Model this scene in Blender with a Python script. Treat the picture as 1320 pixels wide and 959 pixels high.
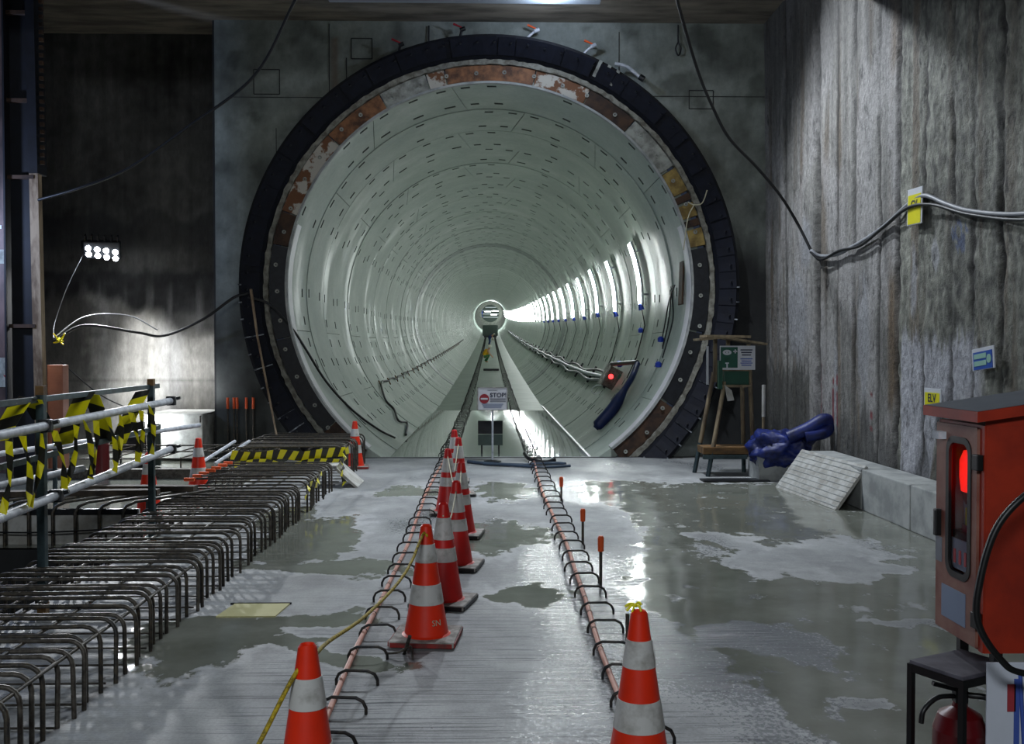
import bpy, bmesh, math, random
from math import sin, cos, pi, radians, sqrt, atan2, hypot
from mathutils import Vector, Matrix, noise, Euler
random.seed(7)
ORD = ['first', 'second', 'third', 'fourth', 'fifth', 'sixth', 'seventh', 'eighth', 'ninth', 'tenth', 'eleventh', 'twelfth']
S = bpy.context.scene
for o in list(bpy.data.objects): bpy.data.objects.remove(o)
COL = S.collection

# ------------------------------------------------------------------ camera, world, lamps, exposure
FPX = 1283.3
cam_d = bpy.data.cameras.new('camera'); cam = bpy.data.objects.new('camera', cam_d); COL.objects.link(cam)
cam_d.sensor_width = 36; cam_d.lens = 35; cam_d.clip_end = 500
cam.location = (0, 0, 1.76)
cam.rotation_euler = (radians(90 - 1.228), 0, radians(-1.25))
S.camera = cam

w = bpy.data.worlds.new('world'); S.world = w; w.use_nodes = True
w.node_tree.nodes['Background'].inputs[0].default_value = (0.5, 0.66, 1.0, 1)
w.node_tree.nodes['Background'].inputs[1].default_value = 0.03

def lamp(name, typ, loc, energy, col, size=0.2, target=None, spot=None, blend=0.5, size_y=None):
    d = bpy.data.lights.new(name, typ); o = bpy.data.objects.new(name, d); COL.objects.link(o)
    o.location = loc; d.energy = energy; d.color = col
    if typ == 'AREA':
        d.size = size
        if size_y: d.shape = 'RECTANGLE'; d.size_y = size_y
    else: d.shadow_soft_size = size
    if spot: d.spot_size = radians(spot); d.spot_blend = blend
    if target is not None:
        o.rotation_euler = (Vector(target) - Vector(loc)).to_track_quat('-Z', 'Y').to_euler()
    return o
lamp('ceiling_flood_light', 'SPOT', (-0.9, 14.2, 6.95), 760, (0.86, 0.93, 1.0), 0.14, (-0.6, 7.0, 0), 125, 0.6)
lamp('ceiling_flood_light', 'SPOT', (1.75, 13.5, 7.03), 1250, (0.86, 0.92, 1.0), 0.15, (3.0, 9.8, 1.2), 150, 0.5)
lamp('ceiling_flood_light', 'POINT', (0.9, 14.9, 6.85), 55, (0.66, 0.78, 1.0), 0.10)
lamp('site_light_behind_camera', 'AREA', (-1.2, -4.0, 5.2), 330, (0.88, 0.94, 1.0), 2.2, (-0.4, 8, 0), size_y=1.0)
lamp('wall_flood_light', 'SPOT', (-6.36, 16.50, 3.25), 900, (0.95, 0.97, 1.0), 0.10, (-5.3, 16.95, 0.0), 56, 1.0)
lamp('wall_flood_light', 'SPOT', (-6.30, 16.45, 3.22), 1400, (0.95, 0.97, 1.0), 0.10, (-4.6, 12.6, 0.0), 85, 1.0)
lamp('floor_flood_light', 'SPOT', (-5.42, 15.55, 0.62), 330, (0.95, 0.97, 1.0), 0.14, (-5.12, 17.1, 0.85), 96, 0.9)
lamp('edge_flood_light', 'POINT', (-8.05, 12.9, 3.45), 300, (0.50, 0.64, 1.0), 0.12)

vs = S.view_settings
vs.view_transform = 'Standard'; vs.look = 'None'; vs.gamma = 1; vs.use_curve_mapping = False
vs.exposure = 0.0

# ------------------------------------------------------------------ helpers
def lin(c):
    return tuple(((v / 12.92) if v <= 0.04045 else ((v + 0.055) / 1.055) ** 2.4) for v in c)
def hx(h):
    h = h.lstrip('#'); return lin(tuple(int(h[i:i + 2], 16) / 255 for i in (0, 2, 4)))

def new_mat(name):
    m = bpy.data.materials.new(name); m.use_nodes = True
    nt = m.node_tree; b = nt.nodes['Principled BSDF']
    return m, nt, b
def N(nt, typ, **kw):
    n = nt.nodes.new(typ)
    for k, v in kw.items(): setattr(n, k, v)
    return n
def noise_node(nt, scale, detail=6, vec=(1, 1, 1), rough=0.6):
    g = N(nt, 'ShaderNodeNewGeometry'); mp = N(nt, 'ShaderNodeMapping'); mp.inputs['Scale'].default_value = vec
    nz = N(nt, 'ShaderNodeTexNoise'); nz.inputs['Scale'].default_value = scale
    nz.inputs['Detail'].default_value = detail; nz.inputs['Roughness'].default_value = rough
    nt.links.new(g.outputs['Position'], mp.inputs['Vector']); nt.links.new(mp.outputs[0], nz.inputs['Vector'])
    return nz
def ramp(nt, src, stops):
    r = N(nt, 'ShaderNodeValToRGB'); e = r.color_ramp.elements
    while len(e) < len(stops): e.new(0.5)
    for el, (p, c) in zip(e, stops):
        el.position = p; el.color = (c, c, c, 1) if isinstance(c, (int, float)) else (*c, 1)
    nt.links.new(src, r.inputs[0]); return r
def mixc(nt, fac, a, b, blend='MIX'):
    m = N(nt, 'ShaderNodeMix', data_type='RGBA', blend_type=blend)
    for s, v in ((0, fac), (6, a), (7, b)):
        if isinstance(v, bpy.types.NodeSocket): nt.links.new(v, m.inputs[s])
        elif isinstance(v, (int, float)): m.inputs[s].default_value = v
        else: m.inputs[s].default_value = (*v[:3], 1)
    return m.outputs[2]
def bump(nt, b, src, strength=0.3, dist=0.02, prev=None):
    n = N(nt, 'ShaderNodeBump'); n.inputs['Strength'].default_value = strength; n.inputs['Distance'].default_value = dist
    nt.links.new(src, n.inputs['Height'])
    if prev: nt.links.new(prev, n.inputs['Normal'])
    nt.links.new(n.outputs[0], b.inputs['Normal']); return n.outputs[0]

def mat(name, col, rough=0.6, metal=0.0, var=0.15, scale=6, vec=(1, 1, 1), bmp=0.0, spec=0.5, col2=None, lo=0.4, hi=0.62):
    """plain surface with grain: colour mottled by noise in world space; col2 = worn / dirty colour of its own"""
    m, nt, b = new_mat(name)
    c = hx(col) if isinstance(col, str) else col
    nz = noise_node(nt, scale, 5, vec)
    if col2 is not None:
        c2 = hx(col2) if isinstance(col2, str) else col2
        r = ramp(nt, nz.outputs[0], [(lo, 0.0), (hi, 1.0)])
        out = mixc(nt, r.outputs[0], c, c2)
    else:
        r = ramp(nt, nz.outputs[0], [(0.25, 1 - var), (0.75, 1 + var)])
        r.color_ramp.elements[1].color = (1, 1, 1, 1); r.color_ramp.elements[0].color = (1 - 2 * var,) * 3 + (1,)
        out = mixc(nt, 1.0, c, r.outputs[0], 'MULTIPLY')
    nt.links.new(out, b.inputs['Base Color'])
    b.inputs['Roughness'].default_value = rough; b.inputs['Metallic'].default_value = metal
    b.inputs['Specular IOR Level'].default_value = spec
    if bmp: bump(nt, b, nz.outputs[0], bmp, 0.02)
    return m
def emis(name, col, strength, base=None):
    m, nt, b = new_mat(name)
    b.inputs['Base Color'].default_value = (*(base or col), 1)
    b.inputs['Emission Color'].default_value = (*col, 1); b.inputs['Emission Strength'].default_value = strength
    return m

class MB:
    """mesh collector"""
    def __init__(s): s.v = []; s.f = []; s.mi = []; s.sm = []
    def add(s, verts, faces, mi=0, smooth=False, M=None):
        o = len(s.v)
        for p in verts:
            p = Vector(p)
            if M is not None: p = M @ p
            s.v.append(tuple(p))
        for f in faces:
            s.f.append([i + o for i in f]); s.mi.append(mi); s.sm.append(smooth)
        return s
    def box(s, c, d, rot=None, mi=0, ch=0.0):
        """box centre c, full size d, optional chamfer ch on all edges"""
        x, y, z = d[0] / 2, d[1] / 2, d[2] / 2
        M = Matrix.Translation(c)
        if rot is not None: M = M @ (rot.to_matrix().to_4x4() if isinstance(rot, Euler) else rot)
        if ch <= 0:
            vs = [(-x, -y, -z), (x, -y, -z), (x, y, -z), (-x, y, -z), (-x, -y, z), (x, -y, z), (x, y, z), (-x, y, z)]
            return s.add(vs, [(0, 3, 2, 1), (4, 5, 6, 7), (0, 1, 5, 4), (1, 2, 6, 5), (2, 3, 7, 6), (3, 0, 4, 7)], mi, False, M)
        bm = bmesh.new(); bmesh.ops.create_cube(bm, size=1)
        for v in bm.verts: v.co = Vector((v.co.x * d[0], v.co.y * d[1], v.co.z * d[2]))
        bmesh.ops.bevel(bm, geom=list(bm.edges), offset=ch, segments=2, affect='EDGES', profile=0.6)
        bm.verts.index_update()
        s.add([v.co.copy() for v in bm.verts], [[v.index for v in f.verts] for f in bm.faces], mi, False, M); bm.free(); return s
    def tube(s, pts, r, n=8, mi=0, cap=True, rr=None):
        P = [Vector(p) for p in pts]; vs = []; fs = []
        t0 = (P[1] - P[0]).normalized()
        up = Vector((0, 0, 1)) if abs(t0.z) < 0.9 else Vector((1, 0, 0))
        a = t0.cross(up).normalized(); bb = a.cross(t0).normalized()
        for i, p in enumerate(P):
            if i == 0: t = t0
            elif i == len(P) - 1: t = (P[i] - P[i - 1]).normalized()
            else: t = ((P[i + 1] - P[i]).normalized() + (P[i] - P[i - 1]).normalized()).normalized()
            a = (a - t * a.dot(t)).normalized(); bb = t.cross(a).normalized()
            q = rr[i] if rr else r
            for k in range(n):
                th = 2 * pi * k / n
                vs.append(p + a * (cos(th) * q) + bb * (sin(th) * q))
        for i in range(len(P) - 1):
            for k in range(n):
                k2 = (k + 1) % n
                fs.append((i * n + k, i * n + k2, (i + 1) * n + k2, (i + 1) * n + k))
        s.add(vs, fs, mi, True)
        if cap:
            s.add(vs[:n], [tuple(range(n - 1, -1, -1))], mi); s.add(vs[-n:], [tuple(range(n))], mi)
        return s
    def lathe(s, prof, n=24, mi=0, M=None, caps=(False, False), smooth=True, mis=None):
        """prof: (r, z) list, around Z"""
        vs = []; 
        for (r, z) in prof:
            for k in range(n):
                th = 2 * pi * k / n; vs.append((r * cos(th), r * sin(th), z))
        for i in range(len(prof) - 1):
            fs = [(i * n + k, i * n + (k + 1) % n, (i + 1) * n + (k + 1) % n, (i + 1) * n + k) for k in range(n)]
            used = vs[i * n:(i + 2) * n]
            fs = [tuple(q - i * n for q in f) for f in fs]
            s.add(used, fs, mis[i] if mis else mi, smooth, M)
        if caps[0]: s.add(vs[:n], [tuple(range(n - 1, -1, -1))], mi, False, M)
        if caps[1]: s.add(vs[-n:], [tuple(range(n))], mi, False, M)
        return s
    def prism(s, poly, h, mi=0, M=None):
        """poly in XY extruded to z=h"""
        n = len(poly)
        vs = [(p[0], p[1], 0) for p in poly] + [(p[0], p[1], h) for p in poly]
        fs = [tuple(range(n - 1, -1, -1)), tuple(range(n, 2 * n))] + [(i, (i + 1) % n, n + (i + 1) % n, n + i) for i in range(n)]
        return s.add(vs, fs, mi, False, M)
    def mesh(s, name, mats):
        me = bpy.data.meshes.new(name); me.from_pydata(s.v, [], s.f)
        for m in (mats if isinstance(mats, (list, tuple)) else [mats]): me.materials.append(m)
        me.polygons.foreach_set('material_index', s.mi); me.polygons.foreach_set('use_smooth', s.sm)
        me.update(); return me
    def build(s, name, mats, parent=None, loc=None):
        return obj(name, s.mesh(name, mats), parent, loc)

def obj(name, me, parent=None, loc=None, rot=None):
    o = bpy.data.objects.new(name, me); COL.objects.link(o)
    if parent is not None: o.parent = parent
    if loc is not None: o.location = loc
    if rot is not None: o.rotation_euler = rot
    return o
def thing(name, label, cat, loc=(0, 0, 0), rz=0, group=None):
    o = bpy.data.objects.new(name, None); COL.objects.link(o)
    o.location = loc; o.rotation_euler = (0, 0, rz); o.empty_display_size = 0.1
    return tag(o, label, cat, group)
def tag(o, label, cat, group=None):
    o['label'] = label; o['category'] = cat
    if group: o['group'] = group
    return o
def struct(o, label=None):
    o['kind'] = 'structure'
    if label: o['label'] = label
    return o
def stuff(o): o['kind'] = 'stuff'; return o
def copy_tree(o, parent=None):
    c = o.copy(); COL.objects.link(c)
    if parent is not None: c.parent = parent
    for ch in list(o.children): copy_tree(ch, c)
    return c
def smooth_path(pts, n=6):
    """Catmull-Rom through the points"""
    P = [Vector(p) for p in pts]; P = [P[0] * 2 - P[1]] + P + [P[-1] * 2 - P[-2]]; out = []
    for i in range(1, len(P) - 2):
        for k in range(n):
            t = k / n; a, b, c, d = P[i - 1:i + 3]
            out.append(0.5 * ((2 * b) + (c - a) * t + (2 * a - 5 * b + 4 * c - d) * t * t + (3 * b - a - 3 * c + d) * t ** 3))
    out.append(P[-2]); return out
def text_mesh(body, size, mats, depth=0.002, align='CENTER', bold=0.0):
    cu = bpy.data.curves.new('lettering', 'FONT'); cu.body = body; cu.size = size; cu.extrude = depth
    cu.align_x = align; cu.align_y = 'CENTER'; cu.offset = bold; cu.resolution_u = 3
    t = bpy.data.objects.new('lettering', cu); COL.objects.link(t)
    dg = bpy.context.evaluated_depsgraph_get(); me = bpy.data.meshes.new_from_object(t.evaluated_get(dg))
    bpy.data.objects.remove(t); me.materials.clear(); me.materials.append(mats); return me
def nz(x, y, z=0.0, oct=4): return noise.fractal(Vector((x, y, z)), 1.0, 2.0, oct)
def sstep(a, b, x):
    t = max(0.0, min(1.0, (x - a) / (b - a))); return t * t * (3 - 2 * t)
def grid_mesh(name, us, vs, fn, mats, keep=None, attrs=None):
    """fn(u,v)->(co, {attr:float or colour})"""
    me = bpy.data.meshes.new(name); nu, nv = len(us), len(vs); V = []; A = {}
    for v in vs:
        for u in us:
            co, at = fn(u, v); V.append(co)
            for k, x in at.items(): A.setdefault(k, []).append(x)
    F = []
    for j in range(nv - 1):
        for i in range(nu - 1):
            if keep is None or keep((us[i] + us[i + 1]) / 2, (vs[j] + vs[j + 1]) / 2):
                F.append((j * nu + i, j * nu + i + 1, (j + 1) * nu + i + 1, (j + 1) * nu + i))
    me.from_pydata(V, [], F)
    for k, x in A.items():
        if isinstance(x[0], float):
            a = me.attributes.new(k, 'FLOAT', 'POINT'); a.data.foreach_set('value', x)
        else:
            a = me.attributes.new(k, 'FLOAT_COLOR', 'POINT'); a.data.foreach_set('color', [c for q in x for c in (*q, 1.0)])
    me.polygons.foreach_set('use_smooth', [True] * len(F))
    me.materials.append(mats); me.update(); return me
def frange(a, b, st):
    n = max(1, int(round((b - a) / st))); return [a + (b - a) * i / n for i in range(n + 1)]

# ------------------------------------------------------------------ materials
def concrete_attr(name, rough=0.75, bscale=22, bstr=0.5, vec=(1, 1, 1), fine=0.35, chips=0.0):
    m, nt, b = new_mat(name)
    a = N(nt, 'ShaderNodeAttribute', attribute_name='col')
    z1 = noise_node(nt, bscale, 8, vec, 0.7); z2 = noise_node(nt, 2.2, 6, vec)
    r1 = ramp(nt, z1.outputs[0], [(0.3, 1 - fine), (0.7, 1.0)]); r2 = ramp(nt, z2.outputs[0], [(0.3, 0.75), (0.7, 1.0)])
    c = mixc(nt, 1.0, a.outputs['Color'], r1.outputs[0], 'MULTIPLY'); c = mixc(nt, 1.0, c, r2.outputs[0], 'MULTIPLY')
    if chips:
        z3 = noise_node(nt, 7, 7, (1, 1, 0.4), 0.75); r3 = ramp(nt, z3.outputs[0], [(0.56, 1.0), (0.66, 1 - chips)]); c = mixc(nt, 1.0, c, r3.outputs[0], 'MULTIPLY')
    nt.links.new(c, b.inputs['Base Color']); b.inputs['Roughness'].default_value = rough
    bump(nt, b, z1.outputs[0], bstr, 0.03); return m
M_wallR = concrete_attr('rough_cast_concrete', 0.75, 17, 1.0, (1, 1, 0.85), 0.6, 0.8)
M_wallL = concrete_attr('stained_concrete', 0.7, 18, 0.5, (1, 1, 0.35), 0.4)
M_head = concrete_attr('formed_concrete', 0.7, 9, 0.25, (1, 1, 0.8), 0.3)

def slab_mat():
    m, nt, b = new_mat('wet_slab_concrete')
    a = N(nt, 'ShaderNodeAttribute', attribute_name='wet'); br = N(nt, 'ShaderNodeAttribute', attribute_name='broom')
    dp = N(nt, 'ShaderNodeAttribute', attribute_name='damp')
    zf = noise_node(nt, 5.0, 8, (1, 0.7, 1), 0.62)
    s = N(nt, 'ShaderNodeMath', operation='MULTIPLY_ADD'); s.inputs[1].default_value = 0.9; s.inputs[2].default_value = -0.45
    nt.links.new(zf.outputs[0], s.inputs[0])
    ad = N(nt, 'ShaderNodeMath', operation='ADD'); nt.links.new(a.outputs['Fac'], ad.inputs[0]); nt.links.new(s.outputs[0], ad.inputs[1])
    wet = ramp(nt, ad.outputs[0], [(0.47, 0.0), (0.53, 1.0)])
    # speckled damp film on the middle of the slab
    zs = noise_node(nt, 34, 6, (1, 0.8, 1), 0.8)
    sp = N(nt, 'ShaderNodeMath', operation='MULTIPLY'); nt.links.new(zs.outputs[0], sp.inputs[0]); nt.links.new(dp.outputs['Fac'], sp.inputs[1])
    damp = ramp(nt, sp.outputs[0], [(0.38, 0.0), (0.52, 1.0)])
    # broom lines across the slab
    zl = noise_node(nt, 1.0, 3, (1.1, 46, 1), 0.7)
    ln = ramp(nt, zl.outputs[0], [(0.36, 0.0), (0.47, 1.0)])
    zc = noise_node(nt, 1.4, 8, (1, 1, 1), 0.65); zg = noise_node(nt, 60, 4)
    dry = ramp(nt, zc.outputs[0], [(0.3, hx('85888a')), (0.5, hx('9da0a1')), (0.72, hx('b5b8b8'))]).outputs[0]
    g = ramp(nt, zg.outputs[0], [(0.3, 0.8), (0.6, 1.0)]); dry = mixc(nt, 1.0, dry, g.outputs[0], 'MULTIPLY')
    lf = N(nt, 'ShaderNodeMath', operation='SUBTRACT'); lf.inputs[0].default_value = 1.0; nt.links.new(ln.outputs[0], lf.inputs[1])
    lm = N(nt, 'ShaderNodeMath', operation='MULTIPLY'); nt.links.new(lf.outputs[0], lm.inputs[0]); nt.links.new(br.outputs['Fac'], lm.inputs[1])
    dry = mixc(nt, lm.outputs[0], dry, hx('4c5054'))
    wetc = ramp(nt, zc.outputs[0], [(0.3, hx('66695f')), (0.55, hx('7b7e75')), (0.75, hx('8c8f87'))]).outputs[0]
    dampc = mixc(nt, 0.5, dry, hx('5a5f66'))
    rim = ramp(nt, ad.outputs[0], [(0.30, 0.0), (0.45, 0.55), (0.5, 0.0)])
    dry = mixc(nt, rim.outputs[0], dry, hx('c2c4c6'))
    zm = noise_node(nt, 0.9, 7, (1, 0.6, 1), 0.7); mo = ramp(nt, zm.outputs[0], [(0.42, 0.72), (0.58, 1.0)])
    dry = mixc(nt, 1.0, dry, mo.outputs[0], 'MULTIPLY')
    c = mixc(nt, damp.outputs[0], dry, dampc); c = mixc(nt, wet.outputs[0], c, wetc)
    nt.links.new(c, b.inputs['Base Color'])
    r = mixc(nt, damp.outputs[0], (0.6,) * 3, (0.16,) * 3); r = mixc(nt, wet.outputs[0], r, (0.09,) * 3)
    nt.links.new(r, b.inputs['Roughness'])
    b.inputs['Specular IOR Level'].default_value = 0.5
    h = mixc(nt, 0.5, ln.outputs[0], zs.outputs[0])
    inv = N(nt, 'ShaderNodeMath', operation='MULTIPLY_ADD'); inv.inputs[1].default_value = -0.36; inv.inputs[2].default_value = 0.38
    nt.links.new(wet.outputs[0], inv.inputs[0])
    bn = N(nt, 'ShaderNodeBump'); bn.inputs['Distance'].default_value = 0.012
    nt.links.new(inv.outputs[0], bn.inputs['Strength']); nt.links.new(h, bn.inputs['Height']); nt.links.new(bn.outputs[0], b.inputs['Normal'])
    return m
M_slab = slab_mat()

def lining_mat():
    m, nt, b = new_mat('lining_concrete')
    z1 = noise_node(nt, 1.1, 6); z2 = noise_node(nt, 14, 6, (1, 1, 1), 0.7)
    c = ramp(nt, z1.outputs[0], [(0.3, hx('97a39a')), (0.55, hx('a5b0a6')), (0.75, hx('b4bdb4'))]).outputs[0]
    g = ramp(nt, z2.outputs[0], [(0.3, 0.86), (0.6, 1.0)]); c = mixc(nt, 1.0, c, g.outputs[0], 'MULTIPLY')
    nt.links.new(c, b.inputs['Base Color'])
    z3 = noise_node(nt, 0.55, 5, (1, 1.6, 0.6)); r = ramp(nt, z3.outputs[0], [(0.36, 0.42), (0.47, 0.62)]); nt.links.new(r.outputs[0], b.inputs['Roughness'])
    b.inputs['Specular IOR Level'].default_value = 0.5
    bump(nt, b, z2.outputs[0], 0.06, 0.01); return m
M_lining = lining_mat()
M_pocket = mat('bolt_pocket_dark', '5a605a', 0.8, var=0.2, scale=20)  # shade inside the recesses put into a darker colour
M_invert = mat('invert_concrete', '9ea99f', 0.5, var=0.16, scale=1.3, bmp=0.1, spec=0.35)
M_rebar = mat('rusty_rebar_steel', '2b2a28', 0.5, 0.2, scale=30, col2='4c4538', bmp=0.3)
M_rebar2 = mat('grey_rebar_steel', '5a564e', 0.5, 0.4, scale=24, col2='3a342e', bmp=0.3)
M_black = mat('black_steel', '0d1015', 0.45, 0.1, scale=12, col2='181c22')
M_fin = mat('fin_steel', 'a2a8ae', 0.35, 0.3, scale=10, col2='3a3e45')
M_loop = mat('loop_bar_steel', '1d2024', 0.5, 0.4, scale=30, col2='38332e')
M_pink = mat('salmon_coated_bar', 'd79a86', 0.5, var=0.14, scale=14)
M_orange = mat('cone_orange', 'e8300c', 0.42, var=0.10, scale=9)
M_red = mat('cone_red', 'cf1c18', 0.42, var=0.12, scale=9)
M_white = mat('cone_white_sleeve', 'c3c3bf', 0.33, scale=11, col2='8d8a82', lo=0.5, hi=0.75)
M_conebase = mat('cone_base_rubber', 'a3a09a', 0.7, scale=12, col2='6f6a64')
M_conebase_r = mat('cone_base_red', '8e211c', 0.6, scale=12, col2='5f2a26')
M_seal = mat('seal_rubber', '05070e', 0.6, 0.0, scale=9, col2='0a0e1a', bmp=0.2, spec=0.25)
M_flap = mat('seal_flap_steel', '060915', 0.6, 0.0, scale=8, col2='0b101e', bmp=0.2, spec=0.25)
M_mortar = mat('mortar_rim', '8a8a80', 0.85, scale=9, col2='5d5a50', bmp=0.8)
M_dampring = mat('damp_stained_lining', '7f8a82', 0.5, var=0.2, scale=1.2)
M_collar = mat('pale_collar_surface', 'd6d5da', 0.5, var=0.12, scale=3)  # paler than the lining, used on the side arcs only
M_rust = mat('rust_plate', '8c5f3e', 0.7, 0.0, scale=5, col2='4b3020', bmp=0.3)
M_rustmix = mat('rust_and_concrete', 'b3afa4', 0.75, scale=4.5, col2='6a4429', bmp=0.3, lo=0.47, hi=0.53)
M_darkrust = mat('dark_rust', '46301f', 0.75, 0.0, scale=5, col2='261a14', bmp=0.3)
M_ochre = mat('ochre_timber', '9a8448', 0.75, scale=7, col2='6e5a30', bmp=0.3)
M_endconc = mat('end_concrete', '9ea199', 0.8, scale=7, col2='6f706a', bmp=0.3)
M_galv = mat('galvanised_tube', 'c6cbd2', 0.45, 0.05, scale=12, col2='a2a8b0')
M_post = mat('green_grey_steel', '3c4e52', 0.5, 0.3, scale=10, col2='27363a')
M_yel = mat('tape_yellow', 'f4ea14', 0.4, var=0.08); M_blk = mat('tape_black', '26261e', 0.4, var=0.1)
M_rustpost = mat('rusty_flange_steel', 'ae9a80', 0.7, 0.2, scale=7, vec=(1, 1, 0.3), col2='6e5a46', bmp=0.3)
M_colblue = mat('dark_column_steel', '10141f', 0.6, 0.1, scale=5, col2='0a0d14')
M_plate = mat('brown_steel_sheet', '6a5652', 0.55, 0.3, scale=2.2, vec=(1, 1, 0.5), col2='3a302f')
M_block = mat('cast_block_concrete', 'b4b5b0', 0.8, scale=6, col2='8f908a', bmp=0.3)
M_kerb = mat('kerb_concrete', 'a7aaa8', 0.75, scale=4, col2='868a89', bmp=0.3)
M_panel = mat('pale_ribbed_board', 'b9bab6', 0.6, scale=6, col2='98968f')
M_cable = mat('black_cable', '101216', 0.5, var=0.2); M_gcable = mat('grey_cable', '8e9196', 0.5, var=0.2)
M_wood = mat('weathered_timber', '8a7c62', 0.75, scale=9, vec=(1, 1, 0.25), col2='5d5140', bmp=0.2)
M_woodbr = mat('brown_timber', '7b5c34', 0.75, scale=9, vec=(0.3, 1, 1), col2='4e3a24', bmp=0.2)
M_plank = mat('dark_plank', '4a3f33', 0.8, scale=9, col2='2e2822', bmp=0.2)
M_sign = mat('sign_white', 'c9ccd2', 0.4, var=0.05); M_signgrey = mat('sign_print_grey', '70757e', 0.5, var=0.05)
M_navy = mat('sign_navy', '1c2440', 0.5, var=0.05); M_signblue = mat('sign_print_blue', '77869f', 0.5, var=0.05)
M_sred = mat('sign_red', '8f1626', 0.45, var=0.05); M_green = mat('sign_green', '0d5240', 0.5, var=0.1)
M_greenbox = mat('green_box_paint', '0e4a38', 0.4, var=0.15)
M_tarp = mat('blue_tarpaulin', '102674', 0.5, scale=6, col2='081444', bmp=0.4)
M_hose = mat('blue_grey_hose', '3a4a5c', 0.4, var=0.2); M_bluehose = mat('navy_hose', '142a66', 0.45, var=0.25)
M_blueplug = mat('blue_plug', '1d3fb4', 0.4, var=0.1)
M_cab = mat('cabinet_orange_paint', '9c2a10', 0.5, scale=4, col2='7e200e')
M_cabdoor = mat('cabinet_door_paint', '8a6254', 0.5, scale=5, col2='754236')
M_cabroof = mat('cabinet_roof_grey', '7c828c', 0.5, var=0.15)
M_rubber = mat('black_rubber', '0b0c0e', 0.45, var=0.2)
M_ext = mat('extinguisher_red', '5a0c12', 0.3, var=0.1)
M_greyseat = mat('grey_plate', '5d5b64', 0.6, scale=9, col2='45434b')
M_paper = mat('notice_paper', 'c2c7d2', 0.6, var=0.06); M_paperblue = mat('notice_blue', '3c55a4', 0.6, var=0.1); M_paperred = mat('notice_red', '9c3038', 0.6, var=0.1)
M_yplate = mat('yellowish_board', 'c7c38c', 0.7, var=0.1, scale=5)
M_ceil = mat('soffit_concrete', '827a6c', 0.85, scale=2.5, vec=(0.4, 1.6, 1), col2='5a544a', bmp=0.3)
M_beamw = mat('pale_painted_beam', '8f979e', 0.5, var=0.08)
M_rope = mat('yellow_rope', 'c4a912', 0.7, scale=60, col2='6b5c14'); M_string = mat('pale_string', 'b9b49a', 0.7, var=0.1)
M_orangecap = mat('orange_cap', 'e0571c', 0.5, var=0.1)
M_skin = mat('skin', 'b98a6a', 0.6, var=0.05); M_hivis = mat('hivis_yellow', 'd9a400', 0.6, var=0.1)
M_bluecl = mat('blue_coverall', '16346a', 0.7, var=0.15); M_greencl = mat('green_trousers', '2c6b3c', 0.7, var=0.1); M_helmet = mat('helmet', 'd8d4c2', 0.35, var=0.05)
M_ygbag = mat('grey_green_board', '4b5a54', 0.7, var=0.15)
M_pit = mat('pit_dark_concrete', '2c2e30', 0.8, var=0.2)
E_tube = emis('tube_glow', (0.93, 1.0, 0.98), 105.0); E_led = emis('led_glow', (0.9, 0.95, 1.0), 60.0)
E_redlamp = emis('red_beacon_glow', (1.0, 0.015, 0.008), 0.8); E_spot = emis('beacon_hot', (1.0, 0.35, 0.15), 6)
E_redled = emis('red_indicator', (1.0, 0.03, 0.03), 5)
def glass_mat():
    m = bpy.data.materials.new('window_glass'); m.use_nodes = True; nt = m.node_tree; nt.nodes.remove(nt.nodes['Principled BSDF'])
    t = N(nt, 'ShaderNodeBsdfTransparent'); g = N(nt, 'ShaderNodeBsdfGlossy'); g.inputs['Roughness'].default_value = 0.05
    f = N(nt, 'ShaderNodeFresnel'); f.inputs['IOR'].default_value = 1.25; mx = N(nt, 'ShaderNodeMixShader')
    nt.links.new(f.outputs[0], mx.inputs[0]); nt.links.new(t.outputs[0], mx.inputs[1]); nt.links.new(g.outputs[0], mx.inputs[2])
    nt.links.new(mx.outputs[0], nt.nodes['Material Output'].inputs['Surface']); return m
M_glass = glass_mat()
def water_mat():
    m, nt, b = new_mat('shallow_water'); b.inputs['Base Color'].default_value = (*hx('9aa39d'), 1)
    b.inputs['Roughness'].default_value = 0.04; b.inputs['Specular IOR Level'].default_value = 0.9
    z = noise_node(nt, 1.6, 2, (1.5, 0.5, 1)); bump(nt, b, z.outputs[0], 0.005, 0.02); return m
M_water = water_mat()

# ------------------------------------------------------------------ tunnel alignment: level at the mouth, then rising
Y0, R, AX0 = 16.45, 3.33, 2.81
RW = 1.72
def _slope(y):
    if y < 24: return 0.0
    if y < 36: return 0.023 * (y - 24) / 12
    return 0.023 + 1.3e-4 * (y - 36)
_tab = [AX0]
for i in range(1, 2300): _tab.append(_tab[-1] + 0.1 * _slope(Y0 + (i - 0.5) * 0.1))
def axis(y):
    t = max(0.0, (y - Y0) * 10); i = min(int(t), len(_tab) - 2); f = t - i
    return _tab[i] + (_tab[i + 1] - _tab[i]) * f
FLD = 2.89           # floor below axis
def tfloor(y): return axis(y) - FLD
YEND = Y0 + RW * 119

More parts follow.
